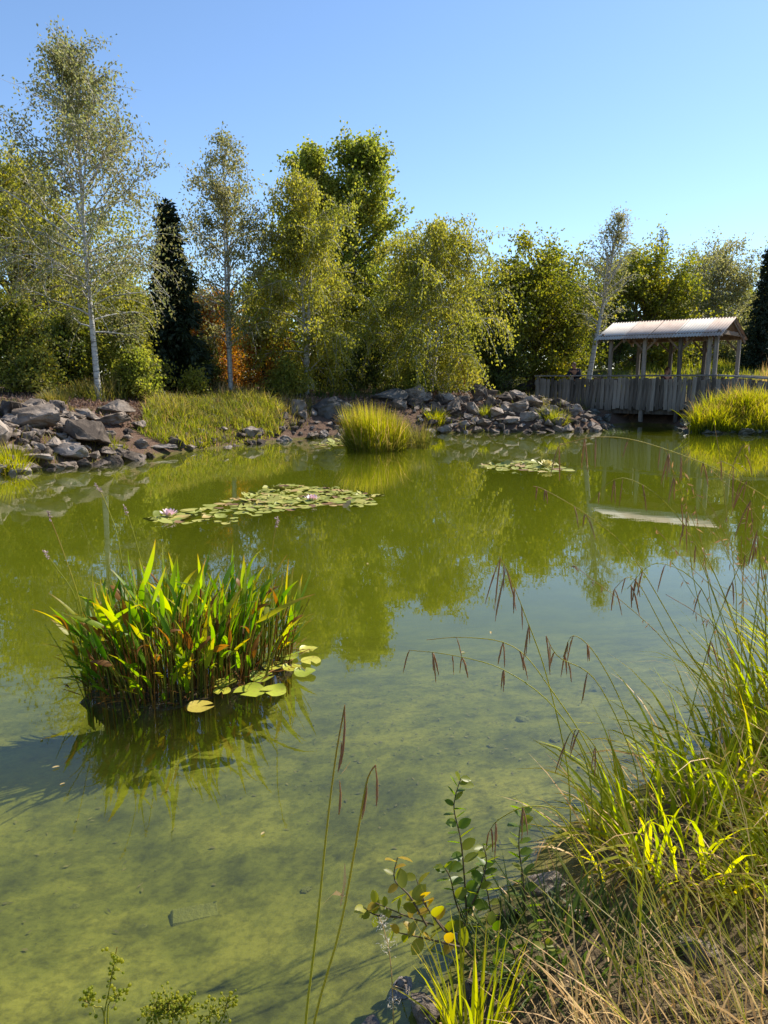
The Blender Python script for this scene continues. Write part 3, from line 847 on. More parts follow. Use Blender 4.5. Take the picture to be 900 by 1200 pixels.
seg_fill([(7.0, 23.7), (5, 23.0), (3, 23.1), (1.2, 22.7)], 80, 2.4, .18, .45, RB, GR, ROCK)
seg_fill(pl[28:32], 120, 2.2, .28, .7, LB, GL, ROCK, pack=.5)
seg_fill(pl[23:29], 46, .55, .14, .42, 'small stone at the waterline below the bright bank grass', 'small stones along the middle shore', ROCK)
seg_fill(pl[10:14], 26, .35, .2, .5, 'dark stone at the shaded waterline below the tall lime grass', 'dark stones along the right shore', WROCK, sink=.3)
seg_fill([(9.5, 23.6), (10.0, 25.2)], 6, .4, .25, .5, 'dark wet stone beside the inlet under the bridge', 'wet stones of the inlet', WROCK)
seg_fill([(8.2, 26.6), (7.6, 25.2), (7.0, 23.7)], 22, .7, .25, .6, 'dark wet stone beside the inlet under the bridge', 'wet stones of the inlet', WROCK, inn=-.6)

# ---------------------------------------------------------------- covered bridge
U, Vv = Vector((.77, -.64, 0)).normalized(), Vector((.64, .77, 0)).normalized()
BO = Vector((7.97, 27.6, 0)) - U * .32
bridge = thing('covered_bridge', BO, 'weathered wooden footbridge with plank sides and a corrugated tin roof', 'bridge')
bridge.rotation_euler = (0, 0, math.atan2(U.y, U.x))
def box_mesh(name, sx, sy, sz, mat, bev=.008, jit=0.0, seed=0):
    rng = random.Random(seed)
    bm = bmesh.new()
    bmesh.ops.create_cube(bm, size=1)
    for v in bm.verts:
        v.co = Vector((v.co.x * sx, v.co.y * sy, v.co.z * sz))
        if jit: v.co += Vector((rng.uniform(-jit, jit), 0, rng.uniform(-jit, jit) * 1.5))
    if bev: bmesh.ops.bevel(bm, geom=list(bm.edges), offset=bev, segments=1, affect='EDGES')
    me = bpy.data.meshes.new(name)
    bm.to_mesh(me)
    bm.free()
    me.materials.append(mat)
    return me
RAIL, DECK, EAVE, RISE, WID, LEN = 1.72, .66, 3.02, .70, 3.4, 4.39
VF, VB = .35, 3.05
posts_u = [.5, 1.75, 3.0, 4.18]
pm = [box_mesh('post', .125, .125, EAVE + .1 - .2, M['wood'], .012, .006, i) for i in range(3)]
for i, u in enumerate(posts_u):
    for v in (VF, VB):
        link('post', pm[i % 3], bridge, (u, v, (EAVE + .1 + .2) / 2 - .1))
link('post', pm[1], bridge, (posts_u[3] - .22, VF + .02, (EAVE + .3) / 2 - .1))
pk = [box_mesh('plank', random.uniform(.12, .155), .025, random.uniform(1.06, 1.2), M['wood'], .004, .012, 10 + i) for i in range(9)]
def drop_u(u):
    return -max(0, u - 4.3) * .07
for v, yy in ((VF, -.095), (VB, .095)):
    u = -2.4
    while u < 9.0:
        if not any(abs(u - q) < .02 for q in posts_u):
            gap = random.random()
            link('plank', random.choice(pk), bridge, (u, v + yy + random.uniform(-.006, .006), RAIL - .63 + drop_u(u) + random.uniform(-.05, .03)), (0, random.gauss(0, .022), random.gauss(0, .05)))
            u += .152 if gap > .22 else .185
        else:
            u += .05
for v, yy in ((VF, 0), (VB, 0)):
    for a, b_ in ((-2.55, .45), (.45, 4.3)):
        link('handrail', box_mesh('handrail', b_ - a - .01, .20, .05, M['rail_wood'], .006), bridge, ((a + b_) / 2, v, RAIL + .03))
        link('side_rail', box_mesh('side_rail', b_ - a - .01, .05, .10, M['wood'], .006), bridge, ((a + b_) / 2, v - .05, RAIL - .25))
        link('side_rail', box_mesh('side_rail', b_ - a - .01, .05, .10, M['wood'], .006), bridge, ((a + b_) / 2, v - .05, DECK + .06))
    o = link('handrail', box_mesh('handrail', 5.0, .22, .06, M['rail_wood'], .006), bridge, (6.81, v, RAIL + .03 + drop_u(6.81)), (0, .07, 0))
    link('side_rail', box_mesh('side_rail', 5.0, .05, .10, M['wood'], .006), bridge, (6.81, v - .05, RAIL - .25 + drop_u(6.81)), (0, .07, 0))
    for u in (-2.4, -1.0, 5.3, 6.7, 8.1):
        link('post', box_mesh('rail_post', .12, .12, 1.9, M['wood'], .01), bridge, (u, v, RAIL - .96 + drop_u(u)))
dk = box_mesh('deck_board', .19, VB - VF + .1, .04, M['wood'], .005)
u = -2.45
while u < 8.9:
    link('deck_board', dk, bridge, (u, (VF + VB) / 2, DECK + drop_u(u)))
    u += .2
for v in (VF + .15, (VF + VB) / 2, VB - .15):
    link('beam', box_mesh('beam', 6.6, .16, .26, M['wood'], .01), bridge, (.65, v, DECK - .155))
brace = box_mesh('brace', .06, .05, .62, M['beam_wood'], .006)
for i, u in enumerate(posts_u):
    for v in (VF, VB):
        for sg in ((1,) if i == 0 else (-1,) if i == 3 else (-1, 1)):
            link('brace', brace, bridge, (u + sg * .22, v, EAVE - .22), (0, sg * PI / 4, 0))
# roof frame and sheets
for v in (VF, VB):
    link('roof_beam', box_mesh('roof_beam', LEN - .1, .13, .16, M['beam_wood'], .01), bridge, (LEN / 2, v, EAVE + .09 + .0))
roof = link('roof', box_mesh('ridge_beam', LEN - .1, .06, .14, M['beam_wood'], .01), bridge, (LEN / 2, WID / 2, EAVE + RISE - .09))
sl = math.atan2(RISE, WID / 2)
sl_len = math.hypot(RISE, WID / 2)
rafter = box_mesh('rafter', .06, sl_len - .04, .11, M['beam_wood'], .006)
for u in (.12, 1.1, 2.2, 3.3, LEN - .12):
    for sgn in (1, -1):
        o = link('rafter', rafter, roof)
        o.location = (u - LEN / 2, sgn * WID / 4, -RISE / 2 + .09 - .085)
        o.rotation_euler = (-sgn * sl, 0, 0)
for u in (.16, LEN - .16):
    link('tie_beam', box_mesh('tie_beam', .08, VB - VF, .14, M['beam_wood'], .008), roof, (u - LEN / 2, 0, -RISE + .26))
def tin_sheet(wd, ln, mat):
    per, amp = .1, .016
    n = int(round(wd / per * 8))
    xs = np.linspace(-wd / 2, wd / 2, n + 1)
    z = amp * np.cos(xs / per * 2 * PI)
    V, k = [], n + 1
    for yv in (-ln / 2, ln / 2):
        V += [(x, yv, zz) for x, zz in zip(xs, z)]
    for yv in (-ln / 2, ln / 2):
        V += [(x, yv, zz - .004) for x, zz in zip(xs, z)]
    i = np.arange(n)
    top = np.stack([i, i + 1, i + 1 + k, i + k], 1)
    bot = np.stack([i + 2 * k, i + 3 * k, i + 1 + 3 * k, i + 1 + 2 * k], 1)
    e1 = np.stack([i, i + 2 * k, i + 1 + 2 * k, i + 1], 1)
    e2 = np.stack([i + k, i + 1 + k, i + 1 + 3 * k, i + 3 * k], 1)
    return np_mesh('tin_sheet', V, [top, bot, e1, e2], mat)
widths = [(.98, 'tin'), (.92, 'rusty_tin'), (.92, 'rusty_tin'), (.92, 'tin'), (.62, 'rusty_tin')]
u = 0
for i, (wd, mt) in enumerate(widths):
    me = tin_sheet(wd + .05, sl_len + .03, M[mt])
    for sgn in (1, -1):
        o = link('tin_sheet', me, roof)
        o.location = (u + wd / 2 - LEN / 2, sgn * WID / 4, -RISE / 2 + .09 + .02 + (.006 if i % 2 else 0))
        o.rotation_euler = (-sgn * sl, 0, 0)
    u += wd
# abutment stones are among the boulders; inlet foam
fo = []
rng = np.random.default_rng(5)

# ---------------------------------------------------------------- people
def skin_body(name, verts, edges, radii, mat, parent, root=0):
    me = bpy.data.meshes.new(name)
    me.from_pydata(verts, edges, [])
    o = link(name, me, parent)
    md = o.modifiers.new('skin', 'SKIN')
    for i, sv in enumerate(me.skin_vertices[0].data):
        sv.radius = radii[i] if isinstance(radii[i], tuple) else (radii[i], radii[i])
        sv.use_root = i == root
    ss = o.modifiers.new('subdivision', 'SUBSURF')
    ss.levels = ss.render_levels = 2
    me.materials.append(mat)
    return o
def person(loc, rz, label, lean, top_mat, leg_mat, sit=False):
    t = thing('person', loc, label, 'person', None, rz)
    # faces -Y locally; z = 0 at the feet
    hz = .50 if sit else .88
    ly = -math.sin(lean)
    def tor(h, side=0, fwd=0):
        return (side, -h * math.sin(lean) - fwd, hz + h * math.cos(lean))
    nk = tor(.52)
    hd1, hd2, hd3 = tor(.58, 0, .02), tor(.66, 0, .05), tor(.76, 0, .05)
    V = [(0, 0, hz), tor(.2), tor(.42), nk, hd1, hd2, hd3]
    E = [(0, 1), (1, 2), (2, 3), (3, 4), (4, 5), (5, 6)]
    R = [(.13, .10), (.12, .09), (.145, .095), .055, (.065, .075), (.078, .095), (.055, .07)]
    top_ix, leg_ix = [], []
    for s in (-1, 1):
        b0 = len(V)
        sh = tor(.44, s * .19)
        el = (s * .27, sh[1] - .10, sh[2] - .24)
        wr = (s * .16, sh[1] - .32, sh[2] - .20)
        V += [sh, el, wr, (s * .12, wr[1] - .07, wr[2] - .005), (s * .09, wr[1] - .13, wr[2] - .01), (s * .135, wr[1] - .13, wr[2] - .012), (s * .07, wr[1] - .07, wr[2] + .01)]
        E += [(2, b0), (b0, b0 + 1), (b0 + 1, b0 + 2), (b0 + 2, b0 + 3), (b0 + 3, b0 + 4), (b0 + 3, b0 + 5), (b0 + 2, b0 + 6)]
        R += [.06, .045, .032, (.04, .02), .012, .012, .012]
        b1 = len(V)
        if sit:
            V += [(s * .10, -.02, hz), (s * .12, -.42, hz + .02), (s * .12, -.44, .08), (s * .12, -.58, .03)]
        else:
            V += [(s * .09, 0, hz - .06), (s * .10, -.03, .48), (s * .10, .02, .08), (s * .11, -.14, .03)]
        E += [(0, b1), (b1, b1 + 1), (b1 + 1, b1 + 2), (b1 + 2, b1 + 3)]
        R += [.085, .06, .042, .035]
        top_ix.append(b0); leg_ix.append(b1)
    skin_body('body', V, E, R, M['skin'], t)
    g = lambda r_, k: tuple(q * k for q in r_) if isinstance(r_, tuple) else r_ * k
    ix = [0, 1, 2, 3] + [top_ix[0], top_ix[0] + 1, top_ix[0] + 2, top_ix[1], top_ix[1] + 1, top_ix[1] + 2]
    mp = {v: i for i, v in enumerate(ix)}
    skin_body('jacket', [V[i] for i in ix], [(mp[a], mp[b_]) for a, b_ in E if a in mp and b_ in mp], [g(R[i], 1.2) for i in ix], top_mat, t)
    ix = [0] + [k + j for k in leg_ix for j in range(3)]
    mp = {v: i for i, v in enumerate(ix)}
    skin_body('trousers', [V[i] for i in ix], [(mp[a], mp[b_]) for a, b_ in E if a in mp and b_ in mp], [g(R[i], 1.18) for i in ix], leg_mat, t)
    # hair cap, nose, ears
    bm = bmesh.new()
    bmesh.ops.create_icosphere(bm, subdivisions=3, radius=.108)
    for v in list(bm.verts):
        if v.co.z < -.03 and v.co.y < .02 or v.co.y < -.075 and v.co.z < .045 or v.co.z < -.075: bm.verts.remove(v)
    for v in bm.verts: v.co.x *= .86
    me = bpy.data.meshes.new('hair')
    bm.to_mesh(me); bm.free()
    me.materials.append(M['hair'])
    link('hair', me, t, (0, hd2[1] + .012, hd2[2] + .03))
    bm = bmesh.new()
    bmesh.ops.create_cone(bm, segments=6, radius1=.018, radius2=.006, depth=.05, cap_ends=True)
    me = bpy.data.meshes.new('nose')
    bm.to_mesh(me); bm.free()
    me.materials.append(M['skin'])
    link('nose', me, t, (0, hd2[1] - .098, hd2[2] + .0), (-.35, 0, 0))
    for s in (-1, 1):
        bm = bmesh.new()
        bmesh.ops.create_icosphere(bm, subdivisions=2, radius=.03)
        for v in bm.verts: v.co.x *= .35
        me = bpy.data.meshes.new('ear')
        bm.to_mesh(me); bm.free()
        me.materials.append(M['skin'])
        link('ear', me, t, (s * .082, hd2[1] + .01, hd2[2] + .0))
        bm = bmesh.new()
        bmesh.ops.create_icosphere(bm, subdivisions=1, radius=.012)
        me = bpy.data.meshes.new('eye')
        bm.to_mesh(me); bm.free()
        me.materials.append(M['black_cloth'])
        link('eye', me, t, (s * .03, hd2[1] - .082, hd2[2] + .02))
    return t
bz = math.atan2(U.y, U.x)
pb = lambda u, v, z: BO + U * u + Vv * v + Vector((0, 0, z))
person(pb(-1.03, VF + .52, DECK + .02), bz, 'person in dark navy top leaning on the bridge rail beside the leaning birch', .5, M['navy'], M['black_cloth'])
person(pb(1.94, VB - 1.0, DECK + .12), bz + 1.2, 'person in dark clothing sitting low behind the rail under the tin roof', .1, M['maroon_cloth'], M['black_cloth'], sit=True)
# bench the second person sits on
bt = thing('bench', pb(1.94, VB - .95, DECK + .02), 'plain wooden bench under the tin roof', 'bench', None, bz + 1.2)
link('seat', box_mesh('seat', 1.2, .36, .05, M['wood'], .006), bt, (0, .02, .45))
for s in (-1, 1): link('leg', box_mesh('bench_leg', .06, .3, .42, M['wood'], .006), bt, (s * .5, .02, .21))
# marker posts by the path
for i, (px, lb) in enumerate(((515.5, 'short white marker post beside the red-leaved sapling, the one nearer the small bright shrub'), (521, 'short white marker post standing under the red-leaved sapling'))):
    x, y, z = spot(px, 26.4 + i * .1)
    o = thing('marker_post', (x, y, z), lb, 'post')
    link('shaft', box_mesh('shaft', .07, .07, .42, M['white_paint'], .008), o, (0, 0, .19))
    link('cap', box_mesh('cap', .085, .085, .03, M['white_paint'], .008), o, (0, 0, .416))

# ---------------------------------------------------------------- bank grasses, weeds
def clump(px, py, label, mat, n, rx, ry, h, wdt, name='grass_clump', cat='grass', **kw):
    p_ = hit(px, py)
    t = thing(name, (p_.x, p_.y, gz(p_.x, p_.y)), label, cat, kw.pop('group', None))
    tag(link('blades', tuft('blades', mat, n, rx, ry, h, wdt, origin=(p_.x, p_.y), **kw), t), kind='stuff')
    return t
def field(name, label, mat, n, poly_pts, h, wdt, lean=.3, droop=.9, var=.5, seed=1, cat='grass', patchy=0.0, minz=-.1):
    rng = np.random.default_rng(seed)
    pts = np.array(poly_pts)
    lo, hi = pts.min(0), pts.max(0)
    out_, k = [], 0
    while k < n:
        q = rng.uniform(lo, hi, (n * 2, 2))
        inside = np.zeros(len(q), bool)
        for i in range(len(pts)):
            a, b_ = pts[i], pts[(i + 1) % len(pts)]
            inside ^= ((a[1] > q[:, 1]) != (b_[1] > q[:, 1])) & (q[:, 0] < (b_[0] - a[0]) * (q[:, 1] - a[1]) / ((b_[1] - a[1]) or 1e-9) + a[0])
        if patchy: inside &= wob(q[:, 0] * 1.9 + seed, q[:, 1] * 1.9) + rng.normal(0, .35, len(q)) > patchy - 1
        q = q[inside]
        out_.append(q); k += len(q)
    q = np.concatenate(out_)[:n]
    z = ground_z(q[:, 0], q[:, 1]) - .02
    keep = z > minz
    q, z = q[keep], z[keep]
    m_ = len(q)
    hh = h * rng.uniform(1 - var, 1.1, m_) * (.72 + .42 * wob(q[:, 0] * 1.7, q[:, 1] * 1.7).clip(-1, 1))
    me = blade_mesh(name, mat, np.stack([q[:, 0], q[:, 1], z], 1), rng.uniform(0, 2 * PI, m_), np.abs(rng.normal(0, lean, m_)), rng.uniform(.2, 1, m_) * droop, np.maximum(hh, .08),
                    wdt * rng.uniform(.6, 1.2, m_), rng=rng)
    return tag(link(name, me), label, cat, kind='stuff')
def poly(*pp):
    return [tuple(hit(a, b_).xy) for a, b_ in pp]
# bright grass on the left-middle bank
field('bank_grass', 'bright yellow-green grass spilling down the bank to the water', M['bank_blade'], 9000, poly((160, 508), (205, 528), (330, 512), (332, 485), (300, 470), (215, 468), (180, 478)), .50, .020, .42, 1.3, seed=3)
field('bank_grass', 'darker olive tufts mixed through the bright bank grass', M['olive_blade'], 2600, poly((160, 508), (205, 528), (330, 512), (332, 485), (300, 470), (215, 468), (180, 478)), .58, .018, .45, 1.3, seed=13, patchy=1.2)
field('dry_weeds', 'dead tan blades scattered through the bright bank grass', M['dry_blade'], 700, poly((160, 508), (205, 528), (330, 512), (332, 485), (300, 470), (215, 468), (180, 478)), .5, .014, .4, 1.0, seed=18)
field('rock_weeds', 'thin weeds growing between the boulders of the left bank', M['olive_blade'], 1500, poly((0, 560), (100, 550), (190, 532), (160, 490), (0, 475)), .34, .014, .5, 1.0, seed=14, patchy=1.0)
field('rock_weeds', 'thin weeds growing between the stones of the rock pile', M['olive_blade'], 1300, poly((490, 508), (680, 506), (690, 470), (480, 470)), .38, .016, .5, 1.0, seed=15, patchy=1.1)
field('bank_grass', 'taller grass growing round the foot of the tallest birch', M['olive_blade'], 4200, poly((62, 467), (110, 472), (178, 470), (200, 462), (150, 456), (80, 457)), .75, .022, .35, 1.0, seed=4)
field('dry_weeds', 'brown dried weeds along the top of the left bank', M['dry_blade'], 1500, poly((0, 462), (60, 464), (330, 466), (330, 458), (180, 455), (0, 455)), .55, .016, .3, .7, seed=5)
field('dry_weeds', 'sparse olive weeds on the shaded middle bank', M['olive_blade'], 420, poly((326, 505), (360, 505), (372, 470), (330, 466)), .38, .016, .4, .9, seed=6)
field('tall_bank_grass', 'tall lime grass on the far bank in front of the bridge end', M['lime_blade'], 12000, [(9.3, 23.0), (10.0, 22.4), (12.3, 21.7), (13.4, 20.5), (14.5, 21), (13.6, 22.6), (11.6, 23.6), (10.2, 23.8)], 1.05, .022, .3, 1.1, seed=7)
field('seed_stalks', 'thin tan seed stalks standing in the tall lime grass', M['dry_blade'], 700, [(9.4, 23.0), (12.3, 21.8), (13.4, 20.6), (13.6, 22.4), (11.6, 23.5), (10.2, 23.7)], 1.25, .014, .2, .7, seed=17)
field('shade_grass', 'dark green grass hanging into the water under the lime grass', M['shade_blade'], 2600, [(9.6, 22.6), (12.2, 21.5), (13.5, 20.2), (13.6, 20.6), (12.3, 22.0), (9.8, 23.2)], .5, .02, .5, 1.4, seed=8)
field('meadow', 'pale meadow grass and weeds behind the bridge', M['bank_blade'], 10000, [(9, 31.5), (13, 31), (22, 27), (28, 33), (22, 40), (12, 38)], .62, .03, .3, .8, seed=9)
field('meadow_weeds', 'tall brown seed-headed weeds behind the bridge end', M['dry_blade'], 1400, [(15, 31), (20, 28), (26, 33), (20, 37)], 1.15, .02, .15, .5, seed=10)
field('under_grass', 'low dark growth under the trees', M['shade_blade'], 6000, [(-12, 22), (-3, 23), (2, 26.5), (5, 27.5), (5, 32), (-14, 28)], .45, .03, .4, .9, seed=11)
clump(63, 473, 'small rounded olive tussock on the mulch left of the birch grass', M['olive_blade'], 500, .30, .25, .42, .015)
clump(14, 553, 'yellow-green tuft rising among the lowest rocks at the left edge', M['lime_blade'], 420, .22, .2, .62, .014)
clump(130, 524, 'small yellow-green tuft growing between boulders on the left bank', M['bank_blade'], 260, .28, .2, .36, .013)
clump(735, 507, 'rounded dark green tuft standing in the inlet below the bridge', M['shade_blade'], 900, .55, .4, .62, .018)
clump(570, 486, 'small weed tuft growing between stones of the rock pile', M['bank_blade'], 180, .2, .2, .42, .016)
clump(512, 494, 'yellow weed tuft at the left foot of the rock pile', M['lime_blade'], 260, .3, .25, .5, .016)
clump(650, 492, 'green weed tuft on the right shoulder of the rock pile', M['bank_blade'], 420, .45, .3, .5, .016)
clump(690, 478, 'shaded weed tuft against the plank side of the bridge', M['shade_blade'], 420, .5, .3, .6, .02)
# mulch chips on the banks
rng = np.random.default_rng(21)
q = np.concatenate([np.stack([rng.uniform(-9, -3.0, 9000), rng.uniform(14, 21, 9000)], 1), np.stack([rng.uniform(-4, 5.5, 12000), rng.uniform(20.5, 28, 12000)], 1)])
dd = sdist(q[:, 0], q[:, 1])
q = q[(dd > .9) & (dd < 5)]
z = ground_z(q[:, 0], q[:, 1])
V, Fq, rnd = leaves_np(np.stack([q[:, 0], q[:, 1], z + .01], 1), .10, .05, -.1, rng)
V[:, 2] = np.where(V[:, 2] < np.repeat(z, 4), np.repeat(z, 4) + .004, V[:, 2])
tag(link('mulch', np_mesh('mulch', V, Fq, M['mulch'], rnd, smooth=False)), 'reddish brown bark mulch and dead leaves on the banks', 'mulch', kind='stuff')

# reed clump standing in the water
c0 = at_z(441, 528)
rt = thing('reed_clump', (c0.x, c0.y + .35, 0), 'bright lime reed clump standing in the water before the middle bank', 'reeds')
rng = np.random.default_rng(31)
n = 1500
a, rr = rng.uniform(0, 2 * PI, n), np.sqrt(rng.random(n))
x, y = .66 * rr * np.cos(a), .42 * rr * np.sin(a)
hh = rng.uniform(.85, 1.28, n) * (1 - .33 * np.clip((x + .1) / .7, 0, 1)) * (1 - .12 * rr)
tag(link('blades', blade_mesh('blades', M['lime_blade'], np.stack([x, y, np.full(n, -.35)], 1), np.arctan2(y, x) + rng.normal(0, .6, n), np.abs(rng.normal(0, .05, n)) + .10 * rr,
     rng.uniform(0, .35, n), hh + .35, rng.uniform(.012, .022, n), rng=rng), rt), kind='stuff')
n = 260
a = rng.uniform(-.9, PI + .9, n) + PI
x, y = .6 * np.cos(a), .4 * np.sin(a)
tag(link('drooping_blades', blade_mesh('drooping_blades', M['olive_blade'], np.stack([x, y, np.full(n, -.1)], 1), np.arctan2(y, x) + rng.normal(0, .6, n), rng.uniform(.3, .9, n), rng.uniform(.3, 1.0, n),
     rng.uniform(.4, .9, n), rng.uniform(.012, .02, n), rng=rng), rt), kind='stuff')
n = 170
a, rr = rng.uniform(0, 2 * PI, n), np.sqrt(rng.random(n))
tag(link('dead_blades', blade_mesh('dead_blades', M['dry_blade'], np.stack([.66 * rr * np.cos(a), .42 * rr * np.sin(a), np.full(n, -.1)], 1), a + rng.normal(0, .8, n), rng.uniform(.05, .45, n), rng.uniform(.1, 1.0, n),
     rng.uniform(.6, 1.25, n), rng.uniform(.010, .016, n), rng=rng), rt), kind='stuff')
rt2 = thing('reed_clump', (c0.x + 1.0, c0.y + .45, 0), 'small thin reed tuft right beside the bright reed clump', 'reeds')
tag(link('blades', tuft('blades', M['olive_blade'], 240, .28, .2, .75, .014, .18, .6, origin=None), rt2), kind='stuff')

# ---------------------------------------------------------------- water lilies
def pad_mesh(seed, mat, curl=.02, notch=.28):
    rng = random.Random(seed)
    n = 18
    th = [notch + (2 * PI - 2 * notch) * i / (n - 1) for i in range(n)]
    V = [(.03, 0, .006)]
    ph = rng.uniform(0, 6)
    for a in th:
        r_ = .5 * (1 + .03 * math.sin(3 * a + ph))
        V.append((r_ * .7 * math.cos(a), r_ * .7 * math.sin(a), .004))
    for a in th:
        r_ = .5 * (1 + .03 * math.sin(3 * a + ph) + rng.uniform(-.012, .012))
        V.append((r_ * math.cos(a), r_ * math.sin(a), curl * max(0, math.sin(2 * a + ph)) + .004))
    T3 = [(0, 1 + i, 2 + i) for i in range(n - 1)]
    Q4 = [(1 + i, 1 + n + i, 2 + n + i, 2 + i) for i in range(n - 1)]
    return np_mesh('lily_pad', V, [np.array(T3), np.array(Q4)], mat)
PADS = [pad_mesh(i, M['pad'], .02 + .12 * (i % 4 == 3) + .03 * (i % 2)) for i in range(10)]
LPADS = [pad_mesh(30 + i, M['lime_pad'], .06 + .04 * (i % 3)) for i in range(5)]
def flower_mesh(mat, core):
    V, Fq = [], []
    for ringi, (cnt, r_, tilt, ln) in enumerate(((9, .02, .35, .085), (8, .016, .8, .075), (6, .01, 1.2, .06))):
        for i in range(cnt):
            a = 2 * PI * i / cnt + ringi * .3
            b0 = len(V)
            for (s, wv) in ((0, .010), (.5, .030), (.85, .018)):
                rad = r_ + ln * s * math.cos(tilt + .2 * s)
                zz = .01 + ln * s * math.sin(tilt + .2 * s)
                for sg in (-1, 1):
                    V.append((rad * math.cos(a) - sg * wv * math.sin(a) * .6, rad * math.sin(a) + sg * wv * math.cos(a) * .6, zz + .004 * ringi))
            rad, zz = r_ + ln * math.cos(tilt + .2), .01 + ln * math.sin(tilt + .2)
            V.append((rad * math.cos(a), rad * math.sin(a), zz))
            Fq += [(b0, b0 + 1, b0 + 3, b0 + 2), (b0 + 2, b0 + 3, b0 + 5, b0 + 4), (b0 + 4, b0 + 5, b0 + 6, b0 + 6)]
    quads = [f for f in Fq if len(set(f)) == 4]
    tris = [f[:3] for f in Fq if len(set(f)) == 3]
    return np_mesh('flower', V, [np.array(quads), np.array(tris)], mat)
def core_mesh():
    bm = bmesh.new()
    bmesh.ops.create_icosphere(bm, subdivisions=2, radius=.018)
    for v in bm.verts: v.co.z = v.co.z * .8 + .02
    me = bpy.data.meshes.new('flower_centre')
    bm.to_mesh(me); bm.free()
    me.materials.append(M['yellow_petal'])
    return me
CORE = core_mesh()
FP, FY = flower_mesh(M['pink_petal'], None), flower_mesh(M['yellow_petal'], None)
def colony(center, label, ellipses, size, flowers=(), meshes=PADS, seed=1, gap=.55):
    rng = random.Random(seed)
    t = thing('water_lily', (center[0], center[1], 0), label, 'water lily')
    pts = []
    for (cx, cy, rx, ry, n) in ellipses:
        c = 0
        for _ in range(n * 12):
            if c >= n: break
            a, r_ = rng.uniform(0, 2 * PI), math.sqrt(rng.random())
            wb = 1 + .16 * math.sin(3 * a + seed) + .1 * math.sin(7 * a)
            x, y = cx + rx * r_ * wb * math.cos(a), cy + ry * r_ * wb * math.sin(a)
            s = size * rng.uniform(.5, 1.25)
            if all((x - p_[0]) ** 2 + (y - p_[1]) ** 2 > (gap * (s + p_[2]) / 2) ** 2 for p_ in pts):
                pts.append((x, y, s)); c += 1
    for i, (x, y, s) in enumerate(pts):
        crowd = rng.random() < .2
        o = link('lily_pad', meshes[i % len(meshes)], t, (x - center[0], y - center[1], .004 + .0016 * (i % 12) + (.02 if crowd else 0)),
                 (rng.gauss(0, .02 if not crowd else .3), rng.gauss(0, .02 if not crowd else .3), rng.uniform(0, 6.28)), s)
    for (px, py, me, sc) in flowers:
        p_ = at_z(px, py, .04)
        o = link('flower', me, t, (p_.x - center[0], p_.y - center[1], .015), (0, 0, rng.uniform(0, 6)), sc)
        link('flower_centre', CORE, o)
    return t
def ell(px, py, wpx, y0, y1, n):
    c_ = at_z(px, py)
    a, b_ = at_z(px, y1), at_z(px, y0)
    return (c_.x, (a.y + b_.y) / 2, wpx / 2 / F_PX * c_.y * 1.02, (b_.y - a.y) / 2, n)
colony(at_z(356, 584), 'big mat of yellow-green lily pads with a pink flower in the open water', [ell(358, 583, 158, 571, 599, 250)], .165, [(366, 585, FP, 1.15)], seed=2)
colony(at_z(235, 603), 'smaller straggling group of lily pads with a pale pink flower', [ell(275, 597, 76, 586, 607, 34), ell(230, 606, 100, 598, 616, 36), ell(195, 609, 48, 603, 614, 10)], .17, [(198, 603, FP, 1.25)], seed=3, gap=.75)
colony(at_z(620, 548), 'pale lily pads with one yellow flower near the rock pile', [ell(617, 547.5, 92, 541.5, 554, 90)], .2, [(641, 546, FY, 1.9)], seed=4, gap=.7)
colony(at_z(388, 521), 'small patch of lily pads beside the bright reed clump', [ell(388, 521, 34, 517, 526, 26)], .2, seed=5, gap=.7)

# ---------------------------------------------------------------- pickerelweed island
ISL = at_z(217, 796)
isl = thing('pickerelweed', (ISL.x, ISL.y, 0), 'clump of broad-leaved green water plants with browning stems standing in the near water', 'water plant')
rng = np.random.default_rng(41)
def lance_mesh(seed, L, W, mat, bend):
    rg = np.random.default_rng(seed)
    k = 9
    t = np.linspace(0, 1, k)
    prof = np.interp(t, [0, .12, .3, .6, .85, 1], [.12, .75, 1, .72, .3, .02])
    ang = bend * t ** 1.4
    xs = np.concatenate([[0], np.cumsum(np.sin((ang[1:] + ang[:-1]) / 2)) * L / (k - 1)])
    zs = np.concatenate([[0], np.cumsum(np.cos((ang[1:] + ang[:-1]) / 2)) * L / (k - 1)])
    V, rw = [], []
    tw = rg.uniform(-.5, .5)
    for i in range(k):
        hw = W / 2 * prof[i]
        c_, s_ = math.cos(tw * t[i]), math.sin(tw * t[i])
        nx_, nz_ = math.cos(ang[i]), -math.sin(ang[i])
        for sg, lift in ((-1, .22), (0, 0), (1, .22)):
            V.append((xs[i] + nx_ * (hw * lift * abs(sg)) - sg * hw * s_ * .7, sg * hw * c_, zs[i] + nz_ * hw * lift * abs(sg)))
    Fq = []
    for i in range(k - 1):
        for j in range(2):
            a = i * 3 + j
            Fq.append((a, a + 1, a + 4, a + 3))
    return np_mesh('leaf', V, np.array(Fq), mat, np.full(len(Fq), rg.random()), np.repeat(t, 3))
LG = [lance_mesh(300 + i, .17 + .14 * rng.random(), 0.021 + .023 * rng.random(), M['pickerel_leaf'], rng.uniform(-.3, 1.1)) for i in range(34)]
LBR = [lance_mesh(340 + i, .12 + .07 * rng.random(), .02 + .02 * rng.random(), M['brown_leaf'], rng.uniform(.2, 1.9)) for i in range(12)]
RX, RY = .53, .30
back = lambda bx: .36 * max(0, bx / RX)               # the right half stands a little farther out
stemsP, stemsR = [], []
